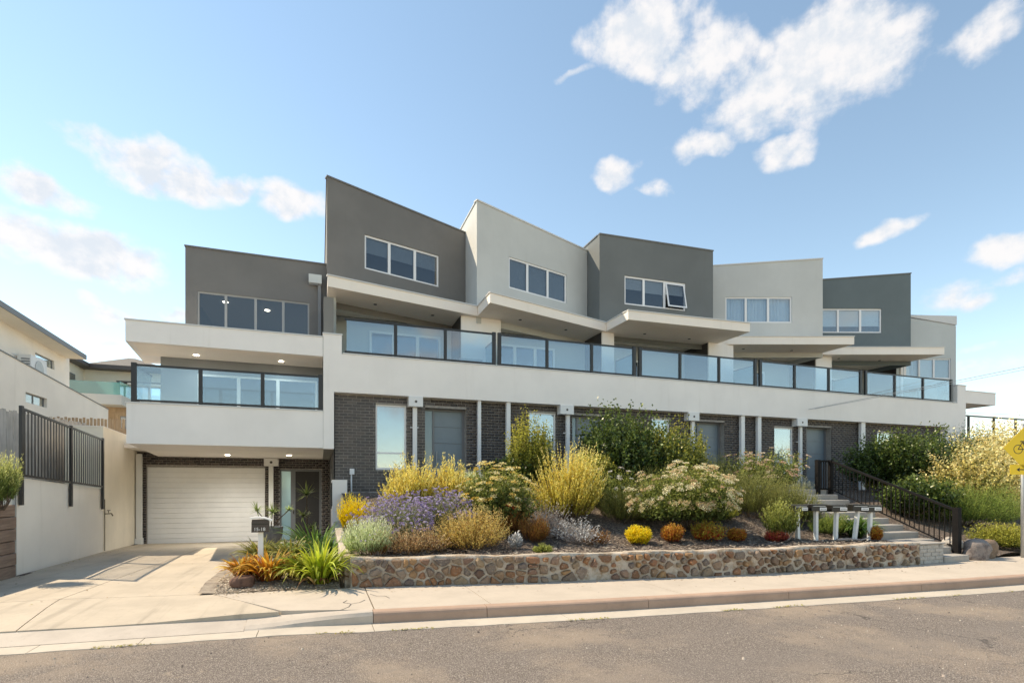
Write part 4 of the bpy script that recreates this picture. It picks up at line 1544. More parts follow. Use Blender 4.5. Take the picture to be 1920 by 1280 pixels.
for k in range(7):
    MB().box(-12.5, -12.19, 29.682, 29.698, 6.62 + .11 * k, 6.67 + .11 * k).build('louvre', M['frame_grey'], a)
MB().tube([(-12.147, 30.45, 6.97), (-12.13, 30.45, 6.97)], .40, 18).build('fan_grille', M['galv'], a)
MB().box(-12.6, -12.2, 29.75, 29.87, 6.2, 6.41).build('foot', M['frame_grey'], a)
MB().box(-12.6, -12.2, 31.0, 31.12, 6.2, 6.41).build('foot', M['frame_grey'], a)

# neighbour house 2, farther back
t = empty('balcony_house', (-12.4, 42, 1.5), 'distant cream house with a green glass balcony and brown eaves', 'house')
K = 1.3
hx = lambda v: v * K
hz_ = lambda z: 1.6 + (z - 1.6) * K


def hbox(x0, x1, y0, y1, z0, z1):
    return MB().box(hx(x0), hx(x1), hx(y0), hx(y1), hz_(z0), hz_(z1))


mb = wall(MB((hx(-11.0), hx(32)), 0), hx(4.4), 1.3, hz_(7.42), [(hx(2.05), hx(3.30), hz_(5.95), hz_(6.72))], depth=.18)
w_ = MB().quad((hx(-11.0), hx(32), 1.3), (hx(-11.0), hx(29.2), 1.3), (hx(-11.0), hx(29.2), hz_(7.42)), (hx(-11.0), hx(32), hz_(7.42)))
n0 = len(mb.v); mb.v += w_.v; mb.f += [tuple(i + n0 for i in q) for q in w_.f]
mb.build('wall', M['cream'], t)
window(t, (hx(-11.0), hx(32)), 0, hx(2.05), hx(3.30), hz_(5.95), hz_(6.72), [hx(2.75)], d=.07, fw=.07, frame='frame_grey', pane='pane_sky')
w2 = hbox(-10.998, -10.985, 30.2, 31.0, 6.3, 6.95).build('window', M['frame_grey'], t)
hbox(-10.984, -10.978, 30.27, 30.93, 6.35, 6.9).build('pane', M['pane_dark'], w2)
hbox(-9.5, -6.8, 31.5, 31.98, 6.80, 6.86).build('awning_rail', M['roof_brown'], t)
hbox(-9.05, -7.6, 31.55, 31.97, 6.70, 6.795).build('awning', M['offwhite'], t)
hbox(-11.4, -6.4, 31.4, 36, 7.40, 7.60).build('eave', M['roof_brown'], t)
hbox(-11.4, -10.55, 29.0, 31.398, 7.42, 7.60).build('eave', M['roof_brown'], t)
mb = MB()
mb.v += [(hx(x), hx(y), hz_(z)) for x, y, z in ((-10.9, 31.6, 7.6), (-7.2, 31.6, 7.6), (-7.2, 35.8, 7.6), (-10.9, 35.8, 7.6), (-9.6, 33.7, 8.45), (-9.3, 33.7, 8.45))]
mb.f += [(0, 1, 5, 4), (1, 2, 5), (2, 3, 4, 5), (3, 0, 4), (0, 3, 2, 1)]
mb.build('roof', M['tile'], t)
hbox(-10.9, -8.72, 29.6, 31.99, 5.42, 5.88).build('balcony_slab', M['light'], t)
hbox(-10.88, -8.80, 29.62, 29.64, 5.881, 6.46).build('glass_panel', M['teal_glass'], t)
hbox(-8.80, -8.78, 29.62, 31.9, 5.881, 6.52).build('glass_panel', M['teal_glass'], t)
hbox(-10.8, -8.74, 30.6, 30.7, 1.5, 5.42).build('lower_wall', M['paling_tan'], t)
w2 = hbox(-9.05, -8.80, 30.56, 30.598, 4.4, 5.0).build('window', M['frame_grey'], t)
hbox(-9.02, -8.83, 30.55, 30.558, 4.44, 4.96).build('pane', M['pane'], w2)

# ------------------------------------------------------------------ stone retaining wall
SW = empty('stone_retaining_wall', (6, 7.9, 0), 'low retaining wall of rust and brown stones in pale mortar along the footpath', 'retaining wall')
mb = MB()
xs = [.46 + (11.66 - .46) * i / 60 for i in range(61)]
V, Fq = [], []
nz = 9
for i, x in enumerate(xs):
    for j in range(nz):
        z = -.05 + (.455 + .05) * j / (nz - 1)
        z += 0 if j < nz - 1 else .016 * math.sin(x * 3.7) + .012 * math.sin(x * 11 + 1) + rng.normal() * .010
        V.append((x, wall_y(x) + .012 * math.sin(x * 7 + z * 9) + rng.normal() * .006 + .012, z))
    V.append((x, wall_y(x) + .26, .45 + .012 * math.sin(x * 3.7)))
    V.append((x, wall_y(x) + .27, -.05))
m = nz + 2
for i in range(60):
    for j in range(m - 1):
        a = i * m + j
        Fq.append((a, a + m, a + m + 1, a + 1))
quads_object('mortar', V, Fq, M['stone_mortar'], SW, (6, 7.9, 0))
mb = MB()
mb.quad((.46, wall_y(.46), -.05), (.46, wall_y(.46) + .27, -.05), (.46, wall_y(.46) + .26, .45), (.46, wall_y(.46) + .01, .455))
mb.box(.38, .56, wall_y(.5) + .272, 9.60, -.3, .44)
mb.build('wall_end', M['stone_mortar'], SW)
rs = np.random.default_rng(11)
seeds = []
wts = []
tries = 0
while tries < 9000 and len(seeds) < 230:
    tries += 1
    q = (rs.uniform(.5, 11.6), rs.uniform(.02, .43))
    r_ = rs.choice([.055, .075, .10, .13], p=[.30, .32, .25, .13]) * rs.uniform(.9, 1.1)
    if all((q[0] - o[0]) ** 2 + ((q[1] - o[1]) * 1.25) ** 2 > ((r_ + w0) * .92) ** 2 for o, w0 in zip(seeds, wts)):
        seeds.append(q)
        wts.append(r_)


def clip(poly, a, b, c):
    out = []
    for i in range(len(poly)):
        p0, p1 = poly[i], poly[(i + 1) % len(poly)]
        d0, d1 = a * p0[0] + b * p0[1] - c, a * p1[0] + b * p1[1] - c
        if d0 <= 0: out.append(p0)
        if (d0 < 0 < d1) or (d1 < 0 < d0):
            t_ = d0 / (d0 - d1)
            out.append((p0[0] + t_ * (p1[0] - p0[0]), p0[1] + t_ * (p1[1] - p0[1])))
    return out


for k, (sx, sz) in enumerate(seeds):
    poly = [(max(.47, sx - .3), -.02), (min(11.62, sx + .3), -.02), (min(11.62, sx + .3), .445), (max(.47, sx - .3), .445)]
    for j, (ox, oz) in enumerate(seeds):
        if j == k or abs(ox - sx) > .7: continue
        a, b = ox - sx, oz - sz
        poly = clip(poly, a, b, (ox * ox + oz * oz - sx * sx - sz * sz + wts[k] ** 2 - wts[j] ** 2) / 2)
        if len(poly) < 3: break
    if len(poly) < 3 or rs.random() < .07: continue
    cx = sum(q[0] for q in poly) / len(poly); cz = sum(q[1] for q in poly) / len(poly)
    sh = rs.uniform(.74, .93) if cx < 3.5 else rs.uniform(.55, .90)
    # cut corners: midpoints between every two corners, pulled out of true
    pts = []
    nv = len(poly)
    for i in range(nv):
        p0, p1 = poly[i], poly[(i + 1) % nv]
        for w0 in ((.12, .5, .88) if math.dist(p0, p1) > .12 else (.15, .85)):
            pts.append((p0[0] * (1 - w0) + p1[0] * w0, p0[1] * (1 - w0) + p1[1] * w0))
    pts = [(cx + (q[0] - cx) * sh * rs.uniform(.84, 1.05), cz + (q[1] - cz) * sh * rs.uniform(.84, 1.05)) for q in pts]
    mb = MB()
    nn = len(pts)
    pro = rs.uniform(.018, .060)
    for (sc, dy) in ((1.0, .03), (.96, -pro * .6), (.72, -pro)):
        for q in pts:
            xx, zz = cx + (q[0] - cx) * sc, cz + (q[1] - cz) * sc
            mb.v.append((xx, wall_y(xx) + dy + rs.normal() * .004, zz))
    for r0 in (0, nn):
        for i in range(nn):
            mb.f.append((r0 + i, r0 + (i + 1) % nn, r0 + nn + (i + 1) % nn, r0 + nn + i))
    mb.f.append(tuple(2 * nn + i for i in range(nn)))
    mb.build('stone', M['stone'], SW)

# white garden wall beside the entry
t = empty('garden_wall', (.4, 12, 0), 'white rendered garden wall stepping up to the brick corner beside the entry', 'wall')
MB().prism([(.33, 9.62), (.50, 9.62), (.50, 14.48), (.33, 14.48)], -.3, lambda x, y: .47 + .24 * sstep((y - 9) / 4.5)).build('wall_panel', M['kerb_pale'], t, bevel=.015)
MB().box(.30, .36, 14.49, 16.02, -.4, 1.78).box(.361, .665, 14.49, 14.62, -.2, 1.78).box(.361, .665, 14.621, 16.02, -.2, 1.76).build('wall_panel', M['white'], t)
MB().box(.27, .299, 14.55, 14.62, 1.1, 1.7).build('bracket', M['frame_black'], t)
MB().box(.27, .299, 15.3, 15.37, 1.0, 1.6).build('bracket', M['frame_black'], t)
t = empty('timber_edging', (.95, 14.3, .7), 'short stack of brown timber sleepers behind the white garden wall', 'edging')
for k in range(3):
    MB().box(.67, 1.3, 14.30, 14.40, .80 + .2 * k, .995 + .2 * k).build('sleeper', M['sleeper'], t, bevel=.01)

# ------------------------------------------------------------------ stairs
ST = empty('concrete_stairs', (12.6, 9.5, 0), 'worn concrete stairs climbing from the footpath to the front doors', 'stairs')
for k in range(1, 12):
    y0 = 7.49 + .345 * (k - 1)
    x0 = 12.41 if k < 3 else 11.72
    MB().box(x0, 13.2, y0, y0 + .342 + (.05 if k == 11 else 0), .14 * (k - 1) - .12, .14 * k - .01).build('step', M['step'], ST, bevel=.022)
MB().box(11.78, 13.16, 8.25, 11.3, -.2, .12).build('base', M['step'], ST)
MB().box(11.72, 13.31, 11.34, 14.69, 1.2, 1.44).build('landing', M['step'], ST, bevel=.02)
t = empty('brick_pier', (12, 7.8, 0), 'pale painted brick pier between the stone wall and the lowest steps', 'pier')
MB().box(11.67, 12.395, 7.53, 8.16, -.05, .395).build('core', M['painted_brick'], t)
for r_ in range(5):
    z = .0 + .079 * r_
    off = 0 if r_ % 2 else -.12
    x = 11.665 + off
    while x < 12.38:
        a, b = max(x, 11.665), min(x + .232, 12.40)
        if b - a > .04:
            MB().box(a, b, 7.515 + rs.normal() * .003, 7.60, z, z + .068).build('brick', M['painted_brick'], t, bevel=.006)
        x += .243
MB().box(11.65, 12.42, 7.49, 8.17, .396, .425).build('cap', M['step'], t, bevel=.01)

hr = empty('stair_handrail', (13.27, 9.3, .1), 'black metal stair handrail with close vertical bars', 'handrail')
P0, P1 = (13.26, 7.76), (13.31, 10.9)
MB().box(13.20, 13.32, 7.71, 7.83, .02, 1.14).build('post', M['frame_bronze'], hr)
MB().box(13.26, 13.36, 10.86, 10.96, 1.36, 2.34).build('post', M['frame_bronze'], hr)
MB().box(12.80, 12.90, 10.88, 10.98, 1.36, 2.34).build('post', M['frame_bronze'], hr)
MB().box(12.90, 13.24, 10.91, 10.96, 2.28, 2.33).build('rail', M['frame_bronze'], hr)
MB().box(12.90, 13.24, 10.915, 10.955, 1.52, 1.56).build('rail', M['frame_bronze'], hr)
for k in range(3):
    x = 12.98 + .085 * k
    MB().box(x, x + .02, 10.925, 10.945, 1.56, 2.28).build('bar', M['frame_bronze'], hr)
for (za, zb_, r_) in ((1.10, 2.30, .030), (.27, 1.52, .016)):
    mb = MB()
    mb.prism([(P0[0] - r_, P0[1] + .07), (P0[0] + r_, P0[1] + .07), (P1[0] + r_, P1[1] - .04), (P1[0] - r_, P1[1] - .04)],
             lambda x, y: za + (zb_ - za) * (y - 7.83) / 3.03 - r_, lambda x, y: za + (zb_ - za) * (y - 7.83) / 3.03 + r_ * .8)
    mb.build('rail', M['frame_bronze'], hr)
for k in range(27):
    f_ = (k + .7) / 27.5
    x, y = P0[0] + (P1[0] - P0[0]) * f_, 7.83 + 3.03 * f_
    MB().box(x - .008, x + .008, y - .008, y + .008, .27 + 1.25 * f_, 1.08 + 1.2 * f_).build('bar', M['frame_bronze'], hr)

# ------------------------------------------------------------------ letterboxes
t = empty('letterbox', (-.92, 9.69, .1), 'single brown letterbox with curved white lid on a white post by the driveway', 'letterbox', 'letterboxes')
MB().box(-.96, -.88, 9.65, 9.73, -.05, .86).build('post', M['plastic'], t, bevel=.006)
ca_, sa_ = math.cos(R(2)), math.sin(R(2))
bx = MB((-.92, 9.69), R(2))
bx.box(-.13, .13, -.13, .06, .86, 1.03)
bx.box(-.125, .125, -.125, .055, 1.0301, 1.062)
bo = bx.build('box', M['brown_box'], t)
MB((-.92, 9.69), R(2)).box(-.12, .12, -.136, -.131, .985, 1.0).build('slot', M['ink'], t)
lid = MB((-.92, 9.69), R(2))
pts = []
for i in range(11):
    s = -.155 + .33 * i / 10
    pts.append((s, 1.066 + .030 * (1 - ((s + .03) / .16) ** 2) - .012 * i / 10))
for (sa0, za0), (sb0, zb0) in zip(pts, pts[1:]):
    i = len(lid.v)
    for (s, z) in ((sa0, za0), (sb0, zb0)):
        for (d, dz) in ((-.16, 0), (.09, 0), (.09, .018), (-.16, .018)):
            lid.v.append(lid.T(s, d, z + dz))
    for q in range(4):
        q2 = (q + 1) % 4
        lid.f.append((i + q, i + q2, i + 4 + q2, i + 4 + q))
i = len(lid.v)
lid.f.append((0, 3, 2, 1)); lid.f.append((i - 4, i - 3, i - 2, i - 1))
lid.build('lid', M['plastic'], t)


def text_mesh(name, body, size, mat, parent, loc, rz, extrude=.003):
    cu = bpy.data.curves.new(name, 'FONT')
    cu.body = body
    cu.size = size
    cu.extrude = extrude
    cu.align_x = 'CENTER'
    tmp = bpy.data.objects.new('tmp', cu)
    COL.objects.link(tmp)
    bpy.context.view_layer.update()
    me = bpy.data.meshes.new_from_object(tmp.evaluated_get(bpy.context.evaluated_depsgraph_get()))
    bpy.data.objects.remove(tmp)
    me.materials.clear()
    me.materials.append(mat)
    o = link(name, me, parent, loc)
    o.rotation_euler = (R(90), 0, rz)
    return o


qx, qy = MB((-.92, 9.69), R(2)).T(-.01, -.1345, 0)[:2]
text_mesh('number', '15-18', .075, M['plastic'], t, (qx, qy, .885), R(2))

LB = [  # x, y, yaw, lean, label
    (9.96, 8.97, -8, -.02, 'leftmost black letterbox of the row, half hidden by the sapling'),
    (10.34, 8.84, -16, 0, 'second black letterbox of the row, its post upright and wide'),
    (10.74, 8.69, -20, .03, 'middle black letterbox of the row by the stairs'),
    (11.12, 8.54, -24, .11, 'black letterbox on the strongly leaning post'),
    (11.47, 8.45, -18, .03, 'rightmost black letterbox of the row, nearest the stairs'),
]
for k, (x, y, yaw, lean, lab) in enumerate(LB):
    t = empty('letterbox', (x, y, .41), lab, 'letterbox', 'letterboxes')
    mb = MB()
    i = len(mb.v)
    w_ = .035
    for (z, ox) in ((.36, 0), (1.06, lean)):
        mb.v += [(x + ox - w_, y - w_, z), (x + ox + w_, y - w_, z), (x + ox + w_, y + w_, z), (x + ox - w_, y + w_, z)]
    mb.f += [(0, 3, 2, 1), (4, 5, 6, 7), (0, 1, 5, 4), (1, 2, 6, 5), (2, 3, 7, 6), (3, 0, 4, 7)]
    mb.build('post', M['plastic'], t)
    c = (x + lean, y)
    dz_ = (0, .012, -.006, .008, -.012)[k]
    MB(c, R(yaw)).box(-.172, .172, -.12, .16, 1.055 + dz_, 1.195 + dz_).build('box', M['black_box'], t, bevel=.012)
    MB(c, R(yaw)).box(-.14, .14, -.1225, -.1205, 1.158 + dz_, 1.172 + dz_).build('slot', M['galv'], t)
    MB(c, R(yaw)).box(-.18, .18, -.135, .17, 1.196 + dz_, 1.206 + dz_).build('lid', M['lid'], t)
    pl = MB(c, R(yaw)).box(.01, .165, -.1275, -.121, 1.08, 1.145).build('number_plate', M['plastic'], t, bevel=.004)
    mk = MB(c, R(yaw))
    for j in range(4):
        s = .045 + .03 * j
        mk.box(s - .01, s + .008, -.1305, -.128, 1.103, 1.123)
    mk.build('lettering', M['frame_grey'], t, kind='stuff')

# ------------------------------------------------------------------ road sign
SA = R(-19.8)
sc_ = (14.96, 7.4)
t = empty('road_sign', (14.96, 7.4, 0), 'yellow diamond road sign with a bicycle symbol above a small arrow plate', 'road sign')
MB().tube([(14.96, 7.44, 0), (14.96, 7.44, 3.0)], .035, 12).build('post', M['galv'], t, smooth=True)
MB((14.96, 7.44), 0).tube([(0, 0, 3.0), (0, 0, 3.02)], .037, 12).build('post_cap', M['galv'], t)


def plate(poly, z0c, thick, mat, name, parent, off):
    mb = MB(sc_, SA)
    n = len(poly)
    for d in (off, off + thick):
        for s, z in poly:
            mb.v.append(mb.T(s, d, z0c + z))
    mb.f.append(tuple(range(n)))
    mb.f.append(tuple(n + i for i in reversed(range(n))))
    for i in range(n):
        j = (i + 1) % n
        mb.f.append((i, n + i, n + j, j))
    return mb.build(name, mat, parent)


def rounded(pts, r, seg=4):
    out = []
    n = len(pts)
    for i in range(n):
        p0, p1, p2 = Vector(pts[i - 1]), Vector(pts[i]), Vector(pts[(i + 1) % n])
        a, b = p1 + (p0 - p1).normalized() * r, p1 + (p2 - p1).normalized() * r
        for k in range(seg + 1):
            u = k / seg
            q = a * (1 - u) ** 2 + p1 * 2 * u * (1 - u) + b * u * u
            out.append((q.x, q.y))
    return out


dia = plate(rounded([(-.535, 0), (0, -.535), (.535, 0), (0, .535)], .05), 2.47, .004, M['yellow'], 'diamond_plate', t, -.05)
arr = plate(rounded([(-.385, -.11), (.385, -.11), (.385, .11), (-.385, .11)], .035), 1.985, .004, M['yellow'], 'arrow_plate', t, -.05)


def flat(parts, zc, name, parent):
    mb = MB(sc_, SA)
    for poly in parts:
        i = len(mb.v)
        mb.v += [mb.T(s, -.0515, zc + z) for s, z in poly]
        mb.f.append(tuple(range(i, i + len(poly))))
    return mb.build(name, M['ink'], parent, kind='stuff')


def bar2(a, b, w_):
    dx, dz = b[0] - a[0], b[1] - a[1]
    L = math.hypot(dx, dz)
    nx, nz_ = -dz / L * w_ / 2, dx / L * w_ / 2
    return [(a[0] - nx, a[1] - nz_), (b[0] - nx, b[1] - nz_), (b[0] + nx, b[1] + nz_), (a[0] + nx, a[1] + nz_)]


parts = []
for cx in (-.20, .20):
    for i in range(20):
        a0, a1 = 2 * math.pi * i / 20, 2 * math.pi * (i + 1) / 20
        parts.append([(cx + .105 * math.cos(a0), -.03 + .105 * math.sin(a0)), (cx + .105 * math.cos(a1), -.03 + .105 * math.sin(a1)), (cx + .090 * math.cos(a1), -.03 + .090 * math.sin(a1)), (cx + .090 * math.cos(a0), -.03 + .090 * math.sin(a0))])
for a, b, w_ in (((-.20, -.03), (-.02, -.03), .018), ((-.20, -.03), (-.11, .12), .018), ((-.02, -.03), (-.10, .13), .02), ((-.105, .115), (.13, .115), .02), ((-.02, -.03), (.13, .115), .02), ((.20, -.03), (.12, .16), .02), ((.12, .16), (.19, .175), .02), ((-.15, .145), (-.06, .145), .026), ((-.02, -.03), (.02, -.09), .014)):
    parts.append(bar2(a, b, w_))
flat(parts, 2.47, 'bicycle_symbol', dia)
flat([bar2((-.21, 0), (.22, 0), .022), [(-.24, 0), (-.16, -.05), (-.175, 0), (-.16, .05)]], 1.985, 'arrow_symbol', arr)

# ------------------------------------------------------------------ rocks
def rock(name, c, r, mat, label, cat, seed, flat_=.2, group=None):
    q = np.random.default_rng(seed)
    V, Fq = [], []
    nu, nv = 14, 9
    ph = q.uniform(0, 6.28, 8)
    for i in range(nv + 1):
        th = math.pi * i / nv
        for j in range(nu):
            a = 2 * math.pi * j / nu
            d = np.array([math.sin(th) * math.cos(a), math.sin(th) * math.sin(a), math.cos(th)])
            k = 1 + .13 * math.sin(3 * d[0] + ph[0]) + .12 * math.sin(4 * d[1] + ph[1]) + .1 * math.sin(5 * d[2] + ph[2] + 2 * d[0]) + q.normal() * .03
            v = np.sign(d) * np.abs(d) ** .75 * k
            V.append((c[0] + r[0] * v[0], c[1] + r[1] * v[1], c[2] + r[2] * v[2]))
    for i in range(nv):
        for j in range(nu):
            Fq.append((i * nu + j, (i + 1) * nu + j, (i + 1) * nu + (j + 1) % nu, i * nu + (j + 1) % nu))
    o = quads_object(name, V, Fq, M[mat], None, c, label=label, cat=cat, group=group)
    return o


rock('boulder', (13.62, 7.62, .16), (.30, .24, .26), 'boulder', 'dark grey boulder with a pale cemented top beside the lowest step', 'rock', 3)
rock('boulder', (14.05, 7.72, .20), (.26, .2, .22), 'stone', 'reddish boulder right of the dark grey one', 'rock', 4)
rock('boulder', (13.45, 7.95, .30), (.22, .18, .14), 'step', 'small pale cement lump behind the handrail foot', 'rock', 8)
rock('boulder', (-1.15, 9.32, .10), (.17, .13, .11), 'red_rock', 'dark brown rock among orange leaves at the driveway corner', 'rock', 5)
0 and rock('boulder', (-.72, 9.12, .07), (.13, .10, .08), 'red_rock', 'brown rock right of the single letterbox post', 'rock', 6)
MB().tube([(10.55, 8.5, .45), (10.8, 8.42, .47), (11.1, 8.36, .44), (11.35, 8.33, .50)], .025, 6, .012).build('branch', M['twig'], None, label='pale dead branch lying under the letterboxes', cat='branch')

# ------------------------------------------------------------------ far right terrace rail, cables
MB().box(27.6, 60, 16.6, 40, -.5, 3.9).build('side_terrace', M['earth'], kind='structure')
t = empty('terrace_railing', (34, 16.5, 3.9), 'black metal railing on the bank at the far right', 'railing')
MB().box(27.6, 46, 16.47, 16.53, 4.93, 5.0).build('rail', M['frame_black'], t)
for x in (29.0, 30.9, 32.6, 35, 38, 41, 44):
    MB().box(x - .04, x + .04, 16.46, 16.54, 3.6, 4.93).build('post', M['frame_black'], t)
for (pts, r_, lab) in (([(17.98, 15.70, 4.62), (24, 13.85, 5.85), (30, 12, 7.15), (40, 8.9, 9.6)], .011, 'overhead service cable running from the white band out to the right'),
                       ([(18.3, 15.70, 4.66), (24, 14.0, 5.76), (30, 12.3, 6.98), (40, 9.2, 9.3)], .009, 'thinner overhead cable just below the main service cable'),
                       ([(27.5, 30, 7.4), (60, 28, 7.8), (90, 26, 9.2)], .02, 'distant power line low over the right horizon')):
    MB().tube(pts, r_, 6).build('overhead_cable', M['cable'], None, label=lab, cat='cable')

